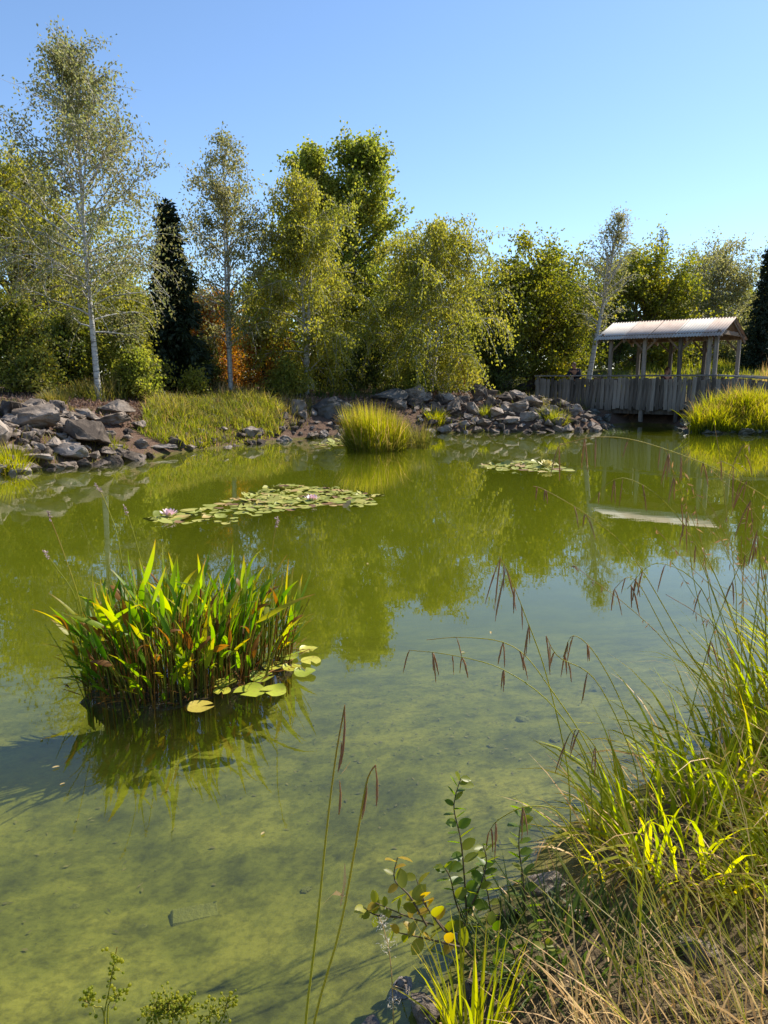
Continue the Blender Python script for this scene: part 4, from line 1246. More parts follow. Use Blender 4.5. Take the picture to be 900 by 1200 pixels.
def add_stem(bx, by, h, ax, lean_, r_=.0045):
    k = 5
    f = np.linspace(0, 1, k)
    P = np.stack([bx + math.cos(ax) * lean_ * h * f ** 1.5, by + math.sin(ax) * lean_ * h * f ** 1.5, -.22 + (h + .22) * f], 1)
    stemsP.append(P)
    stemsR.append(r_ * (1 - .45 * f))
    return P[-1], P[-1] - P[-2]
for i in range(295):
    a, rr = rng.uniform(0, 2 * PI), math.sqrt(rng.random())
    bx, by = RX * rr * math.cos(a), RY * rr * math.sin(a)
    right = max(0, bx / RX)
    by += back(bx)
    ax = math.atan2(by, bx) + rng.normal(0, .6)
    ln = abs(rng.normal(0, .14)) + .2 * rr * rng.random()
    h = rng.uniform(.12, .53) * (1 - .12 * right) * (1 - .38 * rr ** 2)
    tip, d = add_stem(bx, by, h, ax, ln)
    d = Vector(d).normalized()
    if rng.random() < .26:
        me = LBR[rng.integers(len(LBR))]
    else:
        me = LG[rng.integers(len(LG))]
    tilt = math.acos(max(-1, min(1, d.z))) + abs(rng.normal(0, .38))
    aa = ax + rng.normal(0, .8)
    o = link('leaf', me, isl, tuple(tip))
    o.rotation_euler = (Matrix.Rotation(aa, 3, 'Z') @ Matrix.Rotation(tilt, 3, 'Y') @ Matrix.Rotation(rng.uniform(-1.3, 1.3), 3, 'Z')).to_euler()
    s = rng.uniform(.75, 1.12)
    o.scale = (s, s, s)
# big outlying leaves leaning out on both sides
for px, py, tx, ty in ((300, 730, 362, 688), (110, 748, 48, 740), (165, 690, 188, 632), (235, 690, 232, 640), (330, 745, 352, 720), (290, 690, 300, 655)):
    p0 = at_y(px, py, ISL.y + .02)
    p1 = at_y(tx, ty, ISL.y - .04)
    d = p1 - p0
    o = link('leaf', LG[(px + py) % len(LG)], isl, p0 - Vector((ISL.x, ISL.y, 0)))
    q_ = Vector((0, 0, 1)).rotation_difference(d.normalized())
    o.rotation_euler = (q_.to_matrix() @ Matrix.Rotation(.9, 3, 'Z')).to_euler()
    s = d.length / .3
    o.scale = (min(1.4, 1.1 * s), min(1.3, s), s)
    b0 = Vector((p0.x - ISL.x, p0.y - ISL.y, p0.z))
    hh = b0.z
    base = Vector((b0.x * .72, b0.y * .8, -.2))
    f = np.linspace(0, 1, 5)[:, None]
    stemsP.append(np.array(base)[None] * (1 - f) + np.array(b0)[None] * f + np.array([[0, 0, .04]]) * np.sin(f * PI))
    stemsR.append(.005 * np.ones(5))
more = []
for i in range(230):                                      # inner leaves, too many and too hidden to pick apart
    a, rr = rng.uniform(0, 2 * PI), math.sqrt(rng.random())
    bx, by = RX * rr * math.cos(a), RY * rr * math.sin(a)
    by += back(bx)
    h = rng.uniform(.02, .42) * (1 - .3 * rr ** 2)
    more.append((bx, by, h, math.atan2(by, bx) + rng.normal(0, .9), abs(rng.normal(.1, .3)), rng.uniform(0, .9), rng.uniform(.14, .28), rng.uniform(.016, .034)))
    add_stem(bx, by, h, more[-1][3], .05)
for i in range(110):
    a = rng.uniform(0, 2 * PI)
    rr = rng.uniform(.85, 1.08)
    bx, by = RX * rr * math.cos(a), RY * rr * math.sin(a)
    by += back(bx)
    more.append((bx, by, rng.uniform(.0, .16), a + rng.normal(0, .6), rng.uniform(.35, 1.0), rng.uniform(.2, 1.0), rng.uniform(.12, .24), rng.uniform(.014, .030)))
mo = np.array(more)
tag(link('inner_leaves', blade_mesh('inner_leaves', M['pickerel_leaf'], mo[:, :3], mo[:, 3], mo[:, 4], mo[:, 5], mo[:, 6], mo[:, 7], rng=rng), isl), kind='stuff')
for i in range(130):                                      # bare reddish and green stems low in the clump
    a, rr = rng.uniform(0, 2 * PI), math.sqrt(rng.random())
    add_stem(RX * 1.02 * rr * math.cos(a), RY * 1.02 * rr * math.sin(a) + back(RX * rr * math.cos(a)), rng.uniform(.1, .38), math.atan2(math.sin(a), math.cos(a)) + rng.normal(0, .8), abs(rng.normal(0, .25)) + .3 * rr * rng.random(), .0035)
SP, SR = np.array(stemsP), np.array(stemsR)
V, Fq = tubes(SP, SR, 4)
m_ = leaf_mat('pickerel_stem', [(.10, .15, .015), (.17, .21, .025), (.23, .20, .035), (.26, .13, .03), (.16, .06, .02)], .4, .45, patch=.25, pscale=6)
tag(link('stems', np_mesh('stems', V, Fq, m_, np.repeat(rng.random(len(SP)), 4 * 4)), isl), kind='stuff')
# root mat at the foot
bm = bmesh.new()
bmesh.ops.create_icosphere(bm, subdivisions=4, radius=1)
for v in bm.verts:
    n_ = mnoise.fractal(v.co * 3.0, 1, 2, 5)
    v.co = Vector((v.co.x * (RX - .02) * (1 + .22 * n_), v.co.y * (RY - .02) * (1 + .3 * n_) + back(v.co.x * RX), v.co.z * (.03 if v.co.z > 0 else .36) + .03 * n_ - .05))
me = bpy.data.meshes.new('root_mat')
bm.to_mesh(me); bm.free()
for q_ in me.polygons: q_.use_smooth = True
me.materials.append(M['root_mat'])
link('root_mat', me, isl)
n = 240                                                   # trailing dead straps round the foot
a = rng.uniform(0, 2 * PI, n)
rs = rng.uniform(.8, 1.18, n)
tag(link('dead_straps', blade_mesh('dead_straps', M['brown_leaf'], np.stack([RX * rs * np.cos(a), RY * rs * np.sin(a) + .36 * np.maximum(0, np.cos(a)), np.full(n, .012)], 1), a + rng.normal(0, .9, n), rng.uniform(.9, 1.5, n), rng.uniform(0, .7, n),
     rng.uniform(.04, .15, n), rng.uniform(.004, .010, n), rng=rng), isl), kind='stuff')
stalk_mat = M['green_stem']
def stalk(parent, origin, pts, r0, r1, mat, name='stalk', n=14, s=5):
    """smooth stalk through world points"""
    P = np.array([list(q_) for q_ in pts], float)
    k = len(P)
    ti = np.linspace(0, k - 1, n)
    out_ = np.zeros((n, 3))
    for i, tv_ in enumerate(ti):
        j = min(int(tv_), k - 2)
        f = tv_ - j
        p0, p1, p2, p3 = P[max(j - 1, 0)], P[j], P[j + 1], P[min(j + 2, k - 1)]
        out_[i] = .5 * (2 * p1 + (p2 - p0) * f + (2 * p0 - 5 * p1 + 4 * p2 - p3) * f ** 2 + (3 * p1 - p0 - 3 * p2 + p3) * f ** 3)
    out_ = out_ - np.array(origin)
    V, Fq = tubes(out_[None], np.linspace(r0, r1, n)[None], s)
    link(name, np_mesh(name, V, Fq, mat, np.full(len(Fq), random.random()), np.repeat(np.linspace(0, 1, n), s)), parent)
    return out_ + np.array(origin)
def seed_head(parent, origin, p, d, ln, r_, mat=None, name='seed_head', n=26):
    rg = np.random.default_rng(int(abs(p[0]) * 1000) + n)
    d = np.array(d) / np.linalg.norm(d)
    u = rg.random(n)
    c_ = np.array(p)[None] + d[None] * (u * ln)[:, None] + rg.normal(0, r_ * .5, (n, 3)) - np.array(origin)[None]
    V, Fq, rnd = leaves_np(c_, r_ * 2.4, r_ * 1.5, -.2, rg)
    tag(link(name, np_mesh(name, V, Fq, mat or M['seed'], rnd, smooth=False), parent), kind='stuff')
O = (ISL.x, ISL.y, 0)
Yi = ISL.y
for pts in ([(100, 770), (95, 712), (76, 652), (56, 600)], [(100, 760), (88, 700), (68, 668), (56, 652)], [(150, 740), (140, 640), (124, 590), (116, 574)], [(180, 720), (158, 630), (148, 600)],
            [(320, 740), (318, 660), (324, 612)]):
    w_ = [at_y(a, b_, Yi + .03 - .01 * i) for i, (a, b_) in enumerate(pts)]
    base = Vector((ISL.x + (w_[0].x - ISL.x) * .85, Yi, -.1))
    q_ = stalk(isl, O, [base] + w_, .004, .002, stalk_mat, 'flower_stalk', 16)
    seed_head(isl, O, q_[-2], q_[-1] - q_[-3], .05, .006, mat=leaf_mat('old_flower', [(.3, .22, .2), (.45, .33, .32)], .3) if 'old_flower' not in bpy.data.materials else bpy.data.materials['old_flower'])
# lime pads round the right foot
ip = thing('water_lily', (ISL.x + .35, ISL.y - .1, 0), 'few bright lime lily pads at the foot of the near water plants', 'water lily')
for i, (px, py, s) in enumerate(((233, 823, 38), (290, 806, 44), (318, 806, 36), (261, 797, 34), (305, 788, 34), (362, 770, 28), (355, 784, 30), (360, 758, 26), (318, 775, 32), (335, 765, 30), (258, 806, 24), (340, 779, 26), (309, 765, 24))):
    p_ = at_z(px + 2, py + 4, .012)
    sz = s / F_PX * p_.y * .9
    link('lily_pad', LPADS[i % 5], ip, (p_.x - ISL.x - .35, p_.y - ISL.y + .1, .008 + .003 * (i % 4)), (random.gauss(0, .04), random.gauss(0, .04), random.uniform(0, 6.28)), sz)

# sunken slab, pebbles on the bed
p_ = at_z(228, 1075, -.20)
o = link('sunken_brick', box_mesh('sunken_brick', .16, .085, .06, M['algae_stone'], .008, .004), None, (p_.x, p_.y, gz(p_.x, p_.y) - .004), (0, .03, .32))
o.location.z -= .014
tag(o, 'algae-coated brick lying on the pond bed in the shallows', 'brick')

# ---------------------------------------------------------------- foreground bank plants
def fclump(x, y, label, mat, n, rx, ry, h, wdt, lean, droop, azc=None, azs=PI, name='sedge_clump', cat='sedge', seed=1, var=.5, extra=None):
    rng = np.random.default_rng(seed)
    t = thing(name, (x, y, gz(x, y)), label, cat)
    tag(link('blades', tuft('blades', mat, n, rx, ry, h, wdt, lean, droop, var, rng, azc, azs, origin=(x, y)), t), kind='stuff')
    if extra:
        em, en, eh = extra
        tag(link('dead_blades', tuft('dead_blades', em, en, rx, ry, eh, wdt * .6, lean * 1.3, droop * 1.2, .5, rng, azc, azs, origin=(x, y)), t), kind='stuff')
    return t
fclump(1.95, 3.0, 'tall leafy sedge clump at the water edge by the right side', M['sedge_blade'], 220, .36, .32, .80, .0155, .32, 1.4, seed=51, extra=(M['dry_blade'], 25, .75))
fclump(1.42, 2.55, 'broad arching sedge clump in the middle of the near bank', M['sedge_blade'], 230, .36, .30, .66, .0145, .38, 1.5, seed=52, extra=(M['dry_blade'], 25, .62))
fclump(.98, 2.18, 'low yellow-green sedge clump over the shadowed bank edge', M['sedge_blade'], 220, .34, .26, .50, .013, .42, 1.5, seed=53, extra=(M['dry_blade'], 40, .5))
fclump(2.35, 3.5, 'sedge clump farthest along the near bank, at the right border', M['sedge_blade'], 200, .30, .26, .8, .014, .3, 1.2, seed=54)
fclump(1.62, 2.15, 'mixed green and straw sedge clump above the dry grass', M['sedge_blade'], 180, .28, .28, .6, .013, .42, 1.4, seed=55, extra=(M['dry_blade'], 90, .6))
fclump(.22, 1.52, 'small fan of bright upright grass blades at the bank foot', M['lime_blade'], 60, .07, .05, .44, .008, .16, .55, seed=56, name='grass_clump', cat='grass')
fclump(.5, 1.75, 'low thin green grass between the sapling and the dry grass', M['shade_blade'], 260, .26, .18, .26, .007, .4, 1.0, seed=57, name='grass_clump', cat='grass')
fclump(1.28, 1.9, 'short leafy sedge clump just above the straw corner', M['sedge_blade'], 200, .3, .16, .36, .010, .45, 1.4, seed=58, extra=(M['dry_blade'], 60, .36))
# leaning straw grass in the corner
rng = np.random.default_rng(61)
def straw_field(n, x0, x1, y0, y1, h, wdt, azc, azs, lean, droop, mat, name, label, seed):
    rng = np.random.default_rng(seed)
    x, y = rng.uniform(x0, x1, n), rng.uniform(y0, y1, n)
    z = ground_z(x, y) - .01
    k = sdist(x, y) > .02
    x, y, z = x[k], y[k], z[k]
    n = len(x)
    me = blade_mesh(name, mat, np.stack([x, y, z], 1), rng.normal(azc, azs, n), np.abs(rng.normal(lean, .22, n)), rng.uniform(.1, 1, n) * droop, h * rng.uniform(.45, 1.1, n), wdt * rng.uniform(.5, 1.2, n), rng=rng, segs=6)
    return tag(link(name, me), label, 'grass', kind='stuff')
straw_field(520, .35, 1.75, 1.05, 1.55, .30, .0055, PI * .8, .9, .55, 1.3, M['dry_blade'], 'dry_grass', 'tangled straw-coloured dry grass covering the near bank corner', 62)
straw_field(260, .6, 1.75, 1.0, 1.7, .58, .005, PI * .78, .35, .5, .45, M['bank_blade'], 'leaning_grass', 'long green and straw stalks leaning to the water over the dry grass', 63)
straw_field(60, 1.0, 2.1, 1.3, 2.4, .7, .004, PI * .7, .5, .35, .7, M['straw'], 'straw_stalks', 'thin pale straw stalks arching among the sedges', 64)
straw_field(500, -.05, 1.6, 1.3, 3.0, .14, .006, 0, 2, 1.0, 1.0, M['dry_blade'], 'litter', 'dead leaf litter lying between the sedges', 65)

# pendulous sedge stems with hanging seed spikes
spike_mats = M['seed']
def spike(parent, origin, p, ln, wd=.0023):
    wd *= random.uniform(.8, 1.3)
    k = 7
    f = np.linspace(0, 1, k)
    sx, sy = random.gauss(0, .16), random.gauss(0, .14)
    P = np.stack([p[0] + sx * ln * f, p[1] + sy * ln * f, p[2] + .012 * np.sin(f * PI) - ln * f], 1) - np.array(origin)[None]
    R = wd * np.array([.35, .8, 1, 1.05, 1, .8, .3])
    V, Fq = tubes(P[None], R[None], 5)
    V += np.random.default_rng(int(1e4 * abs(p[0] + ln))).normal(0, wd * .18, V.shape)
    link('seed_spike', np_mesh('seed_spike', V, Fq, M['seed'], np.random.default_rng(int(1e5 * abs(p[0]))).random(len(Fq)), np.repeat(f, 5)), parent)
def sedge_stem(label, path, Y0, Y1, spikes, r_=.0026, ln=(.06, .11), mat=None):
    n = len(path)
    w_ = [at_y(a, b_, Y0 + (Y1 - Y0) * i / (n - 1)) for i, (a, b_) in enumerate(path)]
    b0 = w_[0]
    g = Vector((b0.x + .03, b0.y + .02, gz(b0.x, b0.y) - .02))
    t = thing('pendulous_sedge', g, label, 'sedge')
    q_ = stalk(t, tuple(g), [g] + w_, r_, r_ * .4, mat or M['green_stem'], 'stem', 26)
    for f in spikes:
        i = max(0, min(int((f + random.gauss(0, .03)) * 25), 25))
        for _ in range(random.choice((1, 1, 2))):
            spike(t, tuple(g), q_[i], random.uniform(ln[0] * .7, ln[1] * 1.15))
    return t
sedge_stem('long sedge stem arching flat out over the water with a row of brown spikes', [(690, 905), (650, 830), (590, 785), (530, 768), (480, 762)], 2.2, 2.35, (.6, .66, .73, .8, .86, .93, 1), ln=(.07, .11))
sedge_stem('second flat-arching sedge stem just above the longest one', [(700, 900), (640, 800), (600, 757), (545, 747), (500, 750)], 2.25, 2.4, (.55, .62, .7, .8), ln=(.05, .09))
sedge_stem('upright sedge stem with a bunch of brown spikes at its bend', [(665, 900), (640, 790), (615, 720), (596, 672), (585, 652)], 2.3, 2.3, (.55, .6, .68, .75, .82, .88, .95, 1), ln=(.09, .16))
sedge_stem('sedge stem bowed left with spikes hanging above the open water', [(745, 900), (700, 800), (655, 770), (640, 745)], 2.3, 2.2, (.6, .7, .8, .9, 1), ln=(.07, .12))
sedge_stem('straight long sedge stem slanting far up to the left', [(860, 860), (800, 750), (740, 650), (690, 605), (640, 575), (625, 570)], 2.7, 2.6, (.7, .76, .83, .9, 1), ln=(.05, .09))
sedge_stem('sedge stem curving over by the lower spikes with a heavy bunch', [(735, 960), (700, 880), (672, 855), (655, 900)], 2.1, 2.0, (.55, .65, .75, .85), ln=(.09, .13))
sedge_stem('sedge stem rising through the right sedges with spikes against the sky reflection', [(880, 880), (850, 740), (815, 640), (790, 560), (782, 520)], 2.9, 2.8, (.62, .7, .76, .83, .9, .96), ln=(.07, .13))
sedge_stem('arched sedge stem crossing the water in front of the far lime grass', [(990, 720), (940, 620), (860, 560), (760, 520), (700, 512), (655, 522)], 2.9, 2.75, (.5, .58, .66, .74, .82, .9, 1), ln=(.06, .12))
sedge_stem('low sedge stem with dark spikes beside the sapling', [(700, 1060), (660, 960), (620, 945), (585, 960), (573, 975)], 1.9, 1.85, (.62, .7, .78, .88, 1), ln=(.07, .11))
sedge_stem('tall sedge stem with a twisted seed tip at the right border', [(930, 900), (900, 700), (878, 580), (872, 520)], 2.7, 2.7, (.66, .72, .78, .85, .92, 1), ln=(.08, .15))
sedge_stem('slender sedge stem hooked at its tip among the right sedges', [(850, 850), (790, 760), (745, 680), (720, 690)], 2.6, 2.5, (.75, .85, 1), ln=(.05, .09))
sedge_stem('thin sedge stem leaning right across the other stems', [(800, 880), (830, 760), (868, 660), (890, 640)], 2.7, 2.7, (.6, .7, .8, .9), ln=(.06, .11))
sedge_stem('sedge stem bent over low above the water beside the right sedges', [(760, 930), (735, 840), (700, 770), (672, 745), (660, 770)], 2.3, 2.25, (.7, .8, .88, .96), ln=(.06, .12))
sedge_stem('sedge stem rising steeply and nodding left over the pale sky reflection', [(870, 900), (850, 780), (822, 690), (770, 660), (735, 690)], 2.6, 2.55, (.68, .76, .84, .92, 1), ln=(.06, .11))
sedge_stem('long sedge stem sweeping up across the right edge of the pond', [(850, 930), (880, 760), (890, 640), (870, 560), (845, 540)], 2.5, 2.6, (.6, .68, .76, .84, .92, 1), ln=(.07, .13))
sedge_stem('thin drooping sedge stem in front of the reflected roof', [(900, 860), (850, 700), (790, 600), (730, 560), (690, 590)], 2.8, 2.7, (.62, .7, .78, .86, .94), ln=(.05, .1))
# wiry dark stems tangle at the right
wt = thing('wiry_stems', (2.0, 3.0, gz(2.0, 3.0)), 'tangle of thin dark wiry stems above the tall leafy sedge', 'weed')
rng = np.random.default_rng(71)
n = 84
S0 = np.stack([rng.uniform(-.45, .4, n), rng.uniform(-.3, .3, n), np.full(n, -.02)], 1)
D0 = norm(np.stack([rng.normal(-.12, .25, n), rng.normal(0, .2, n), np.ones(n)], 1))
Pw, Tw = curves(S0, D0, rng.uniform(.75, 1.5, n), 10, rng.uniform(-.1, .6, n), .06, rng)
V, Fq = tubes(Pw, np.linspace(.0025, .001, 10)[None].repeat(n, 0), 4)
tag(link('stems', np_mesh('stems', V, Fq, M['green_stem'], np.repeat(rng.random(n), 36), np.tile(np.repeat(np.linspace(.3, 1, 10), 4), n)), wt), kind='stuff')
pts = pick(Pw, 800, rng, .55)
V, Fq, rnd = leaves_np(pts, .035, .007, 1.2, rng)
tag(link('seeds', np_mesh('seeds', V, Fq, M['seed'], rnd, smooth=False), wt), kind='stuff')

# two pale stalks standing alone in front of the water
def lone(label, path, Y, spikes, r_=.0035):
    w_ = [at_y(a, b_, Y) for a, b_ in path]
    b0 = w_[0]
    g = Vector((b0.x - .01, b0.y, min(b0.z, gz(b0.x, b0.y)) - .05))
    t = thing('pendulous_sedge', g, label, 'sedge')
    q_ = stalk(t, tuple(g), [g] + w_, r_, r_ * .5, M['green_stem'], 'stem', 24)
    for (px, py, tx, ty) in spikes:
        a, b_ = at_y(px, py, Y), at_y(tx, ty, Y)
        mid = (a + b_) / 2 + Vector((.004, 0, 0))
        P = np.array([a, a * .6 + b_ * .4 + Vector((.003, .002, 0)), mid * .5 + b_ * .5, b_]) - np.array(g)[None]
        V, Fq = tubes(P[None], np.array([[.001, .0026, .003, .0008]]), 5)
        link('seed_spike', np_mesh('seed_spike', V, Fq, M['seed'], np.random.default_rng(px).random(len(Fq))), t)
    return t, g
lt, lg = lone('taller pale stalk standing alone with brown seed spikes at its tip', [(358, 1200), (372, 1080), (382, 980), (393, 890), (404, 828)], 1.5, [(404, 826, 400, 895), (400, 870, 396, 905), (398, 915, 397, 955)])
lone('shorter stalk beside the tall pale one with a hooked brown tip', [(368, 1200), (398, 1090), (415, 1000), (428, 925), (434, 905), (440, 897)], 1.5, [(440, 896, 441, 945), (430, 912, 424, 960)])
# dry strap leaves on the pale stalks
for (x0, y0, x1, y1, x2, y2) in ((393, 915, 402, 905, 411, 892), (399, 1062, 404, 1035, 404, 1012), (378, 1060, 392, 1046, 404, 1050)):
    a, b_, c_ = (at_y(q_[0], q_[1], 1.49) - lg for q_ in ((x0, y0), (x1, y1), (x2, y2)))
    wv = Vector((.004, .003, .003))
    V = [a - wv * .4, a + wv * .4, b_ - wv, b_ + wv, c_ - wv * .2, c_ + wv * .2]
    link('dry_leaf', np_mesh('dry_leaf', [tuple(q_) for q_ in V], np.array([(0, 1, 3, 2), (2, 3, 5, 4)]), M['dry_blade'], [.5, .6]), lt)

# ---- alder-like sapling with round leaves
def oval_mesh(seed, mat, L=1.0, W=.72):
    rg = np.random.default_rng(seed)
    k = 6
    t = np.linspace(0, 1, k)
    prof = np.interp(t, [0, .2, .5, .8, 1], [.05, .72, 1, .66, .04])
    bend = rg.uniform(-.3, .7)
    V = []
    for i in range(k):
        zb = -bend * t[i] ** 2 * .35 * L
        for sg in (-1, 0, 1):
            V.append((sg * W / 2 * prof[i] * L * .96, t[i] * L, zb + abs(sg) * .09 * L * prof[i]))
    Fq = [(i * 3 + j, i * 3 + j + 1, i * 3 + j + 4, i * 3 + j + 3) for i in range(k - 1) for j in range(2)]
    me = np_mesh('leaf', V, np.array(Fq), mat, np.full(len(Fq), rg.random()))
    return me
AL = [oval_mesh(400 + i, M['alder_leaf']) for i in range(12)]
def branch_plant(label, stems, Y, leaf_px, meshes=AL, name='sapling', cat='sapling', spots=None, alt=True, every=1, droop=.3):
    b0 = at_y(*stems[0][0], Y)
    g = Vector((b0.x, b0.y, gz(b0.x, b0.y) - .02))
    t = thing(name, g, label, cat)
    bm_ = M['woody']
    side = 1
    for st in stems:
        w_ = [at_y(a, b_, Y + .02 * math.sin(i * 2.0 + a)) for i, (a, b_) in enumerate(st)]
        n = max(8, int(sum((w_[i + 1] - w_[i]).length for i in range(len(w_) - 1)) / .018))
        q_ = stalk(t, tuple(g), w_, .0032, .0012, bm_, 'stem', n)
        for i in range(2, n, every):
            side = -side
            d = Vector(q_[min(i + 1, n - 1)] - q_[i - 1]).normalized()
            out_ = (d.cross(Vector((0, -1, .1))) * side + d * random.uniform(.2, .8) + Vector((0, random.uniform(-.7, .5), random.uniform(-droop, .3)))).normalized()
            s = leaf_px / F_PX * Y * random.uniform(.7, 1.15) * (1 - .35 * i / n)
            o = link('leaf', random.choice(meshes), t, Vector(q_[i]) - g)
            o.rotation_euler = out_.to_track_quat('Y', 'Z').to_euler()
            o.rotation_euler.rotate_axis('Y', random.uniform(-.8, .8))
            o.scale = (s, s, s)
    return t
M['woody'] = solid_mat('woody', [(.3, (.07, .05, .03)), (.7, (.15, .11, .06))], 20, .7, 0)
branch_plant('upright young sapling with small round green leaves over the shallows', [[(548, 1110), (545, 1040), (540, 985), (532, 945), (540, 912)], [(552, 1100), (535, 1060), (528, 1030), (520, 1015)], [(548, 1070), (562, 1040), (570, 1010), (566, 990)]], 1.85, 26)
branch_plant('low sapling with yellowing round leaves reaching out over the water', [[(560, 1130), (520, 1090), (480, 1075), (440, 1058)], [(500, 1085), (480, 1050), (462, 1030), (466, 1005)], [(530, 1098), (505, 1070), (492, 1050)], [(470, 1075), (440, 1072), (428, 1064)], [(540, 1110), (500, 1100), (462, 1092)], [(520, 1090), (500, 1062), (488, 1030)]], 1.7, 27,
             meshes=[oval_mesh(420 + i, M['yellow_alder']) for i in range(8)])
branch_plant('leafy green stem beside the upright sapling', [[(615, 1110), (614, 1040), (608, 990), (612, 950)], [(580, 1100), (572, 1050), (565, 1010)], [(590, 1120), (560, 1080), (548, 1050)]], 1.95, 26)
branch_plant('creeping leafy plant at the shadowed foot of the sapling', [[(600, 1180), (590, 1140), (560, 1120)], [(620, 1170), (640, 1120), (630, 1080)], [(610, 1160), (600, 1110), (575, 1085)], [(640, 1190), (660, 1150), (650, 1110)]], 1.7, 26, name='creeping_plant', cat='plant')
# umbel-like seed plants at the lower left
def seed_plant(label, stems, Y, nb_, sp, rr, mat=None, name='seed_plant'):
    b0 = at_y(*stems[0][0], Y)
    g = Vector((b0.x, b0.y, min(gz(b0.x, b0.y), b0.z) - .03))
    t = thing(name, g, label, 'weed')
    rg = np.random.default_rng(int(b0.x * 1e4) % 9999 + 3)
    for st in stems:
        w_ = [at_y(a, b_, Y) for a, b_ in st]
        q_ = stalk(t, tuple(g), [Vector((w_[0].x, w_[0].y, g.z))] + w_, .0022, .0012, M['green_stem'], 'stem', 14)
        n = nb_
        S0 = np.repeat(q_[-4:-1], math.ceil(n / 3), 0)[:n] - np.array(g)
        D0 = norm(rg.normal(0, 1, (n, 3)) + np.array([0, 0, .6]))
        P, _ = curves(S0, D0, rg.uniform(.4, 1, n) * sp, 4, np.full(n, .1), .1, rg)
        V, Fq = tubes(P, np.full((n, 4), .0008), 3)
        tag(link('twigs', np_mesh('twigs', V, Fq, M['green_stem'], np.repeat(rg.random(n), 9), np.tile(np.repeat(np.linspace(0, .6, 4), 3), n)), t), kind='stuff')
        # little round seeds
        ico = bmesh.new(); bmesh.ops.create_icosphere(ico, subdivisions=1, radius=rr)
        iv = np.array([v.co for v in ico.verts]); fi = np.array([[v.index for v in f.verts] for f in ico.faces]); ico.free()
        c_ = np.concatenate([P[:, -1], P[:, -2] + rg.normal(0, rr, (n, 3))])
        V = (c_[:, None] + iv[None] * rg.uniform(.7, 1.2, (len(c_), 1, 1))).reshape(-1, 3)
        Fq = (fi[None] + (np.arange(len(c_)) * len(iv))[:, None, None]).reshape(-1, 3)
        tag(link('seeds', np_mesh('seeds', V, Fq, mat or M['lime_blade'], np.repeat(rg.random(len(c_)), len(fi))), t), kind='stuff')
    return t
seed_plant('thin weed with a dry spike and round green seed clusters at the lower left', [[(122, 1200), (128, 1160), (137, 1110)], [(122, 1190), (112, 1180), (98, 1172)], [(126, 1185), (136, 1172), (140, 1164)]], 1.5, 14, .035, .0045)
seed_plant('bushy green seed heads of a low weed at the lower edge', [[(205, 1215), (200, 1190), (198, 1172)], [(222, 1215), (218, 1190), (215, 1178)], [(195, 1215), (186, 1195), (182, 1180)]], 1.45, 46, .045, .0036)
seed_plant('sparser seed heads of a low weed right of the bushy one', [[(252, 1215), (262, 1190), (268, 1168)], [(248, 1215), (246, 1195), (246, 1185)]], 1.45, 22, .035, .0036)
fclump(-.38, 1.30, 'few thin grass blades at the bottom edge between the weeds and the pale stalks', M['sedge_blade'], 14, .05, .02, .22, .006, .2, .5, seed=81, name='grass_clump', cat='grass')
# fluffy dry stem
w_ = [at_y(a, b_, 1.6) for a, b_ in ((462, 1215), (458, 1130), (450, 1090), (444, 1075))]
g = Vector((w_[0].x, w_[0].y, gz(w_[0].x, w_[0].y) - .02))
ft = thing('fluffy_weed', g, 'dry weed stem with white seed fluff beside the yellowing sapling', 'weed')
q_ = stalk(ft, tuple(g), [g] + w_, .002, .001, M['straw'], 'stem', 14)
for i in (5, 8, 11):
    rg = np.random.default_rng(i)
    V, Fq, rnd = leaves_np(q_[i][None] - np.array(g)[None] + rg.normal(0, .010, (60, 3)), .012, .0015, 0, rg)
    tag(link('fluff', np_mesh('fluff', V, Fq, M['fluff'], rnd, smooth=False), ft), kind='stuff')
# near-bank stones
NB = 'half-buried grey stone under the sedges of the near bank'
for i, (px, py, wpx, lb) in enumerate(((640, 1040, 60, 'pinkish broken stone showing through the sedge beside the sapling'), (820, 1120, 70, 'grey stone half hidden in the dry grass of the near bank'), (500, 1195, 70, 'pale stone at the foot of the bright upright grass fan'),
                                   (430, 1205, 50, NB), (560, 1170, 60, NB), (670, 1075, 50, NB), (470, 1160, 44, NB), (600, 1075, 40, NB))):
    p_ = hit(px, py)
    s = wpx / F_PX * p_.y * 1.15
    put_rock(p_.x, p_.y, s, ROCK[(i * 3 + 1) % 16], lb, 'stones of the near bank', (1, .85, .7), .45, random.uniform(0, 6), name='stone')

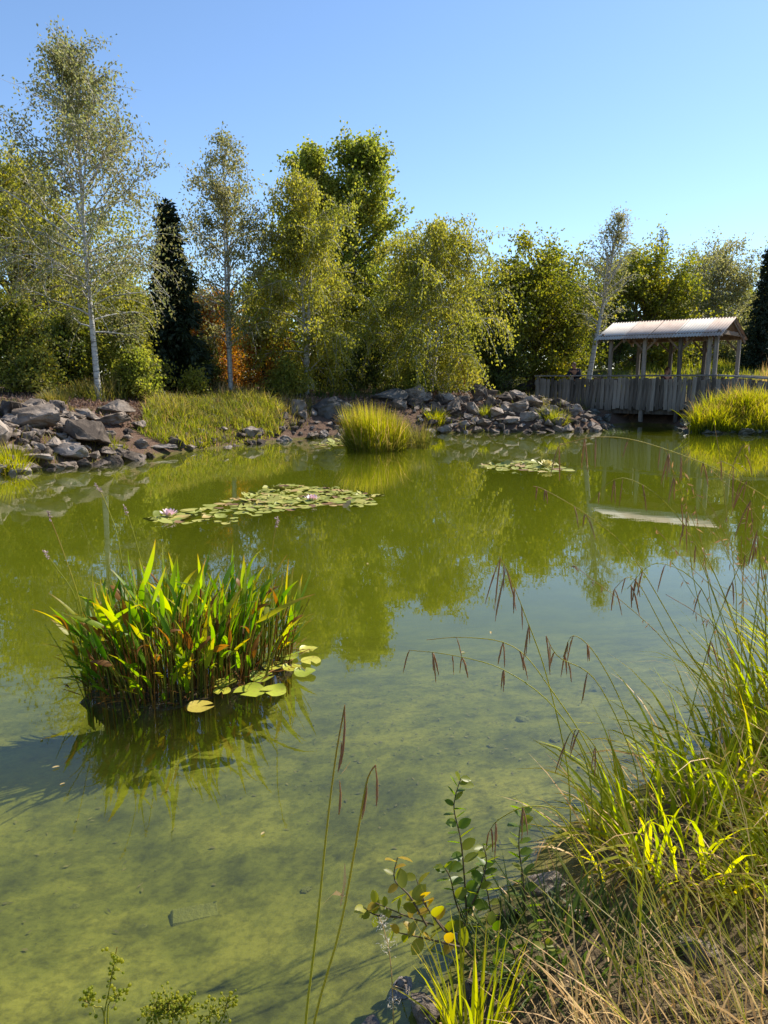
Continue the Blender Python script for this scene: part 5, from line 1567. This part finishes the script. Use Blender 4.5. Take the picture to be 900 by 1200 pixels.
# sunken dead leaves and twigs on the bed of the shallows
rng = np.random.default_rng(91)
q = np.stack([rng.uniform(-2.6, 2.2, 5200), rng.uniform(1.3, 5.5, 5200)], 1)
dd = sdist(q[:, 0], q[:, 1])
q = q[(dd < -.03) & (wob(q[:, 0] * 2.3, q[:, 1] * 2.3) + rng.normal(0, .5, len(q)) > .35)]
z = ground_z(q[:, 0], q[:, 1]) + .006
V, Fq, rnd = leaves_np(np.stack([q[:, 0], q[:, 1], z], 1), .030, .012, 0, rng)
zr = np.repeat(z, 4)
V[:, 2] = zr + (V[:, 2] - zr) * .15
M['sunken'] = leaf_mat('sunken', [(.04, .045, .015), (.08, .075, .02), (.14, .12, .03), (.22, .19, .05)], .1, .9)
tag(link('sunken_litter', np_mesh('sunken_litter', V, Fq, M['sunken'], rnd, smooth=False)), 'dark dead leaves and bits lying on the pond bed in the shallows', 'litter', kind='stuff')
SROCK = [rock_mesh(270 + i, M['algae_stone'], squash=(1, .8, .5)) for i in range(2)]
for i, (px, py, wpx) in enumerate(((612, 868, 26), (650, 905, 20), (575, 905, 16), (700, 830, 30), (170, 1120, 14), (360, 1090, 18), (90, 1090, 16))):
    p_ = at_z(px, py, -.3)
    sz = wpx / F_PX * p_.y
    o = link('stone', SROCK[i % 2], None, (p_.x, p_.y, gz(p_.x, p_.y) + sz * .02), (random.uniform(-.2, .2), 0, random.uniform(0, 6)), (sz, sz, sz * .7))
    tag(o, 'algae-coated stone lying under water on the bed of the shallows', 'stone', 'sunken stones of the shallows')
# small dead leaves floating on the surface
FL = [oval_mesh(500 + i, M['straw'], 1, .45) for i in range(4)]
for i, (px, py) in enumerate(((30, 822), (48, 868), (70, 898), (70, 920), (80, 803), (575, 740), (310, 975), (660, 520), (540, 765), (15, 545), (655, 525), (430, 660))):
    p_ = at_z(px, py, .003)
    o = link('floating_leaf', FL[i % 4], None, (p_.x, p_.y, .004), (0, 0, random.uniform(0, 6)), .022 + .004 * (i % 3) + .004 * max(0, p_.y - 4))
    tag(o, 'tiny dead leaf floating on the open water', 'leaf', 'dead leaves afloat')
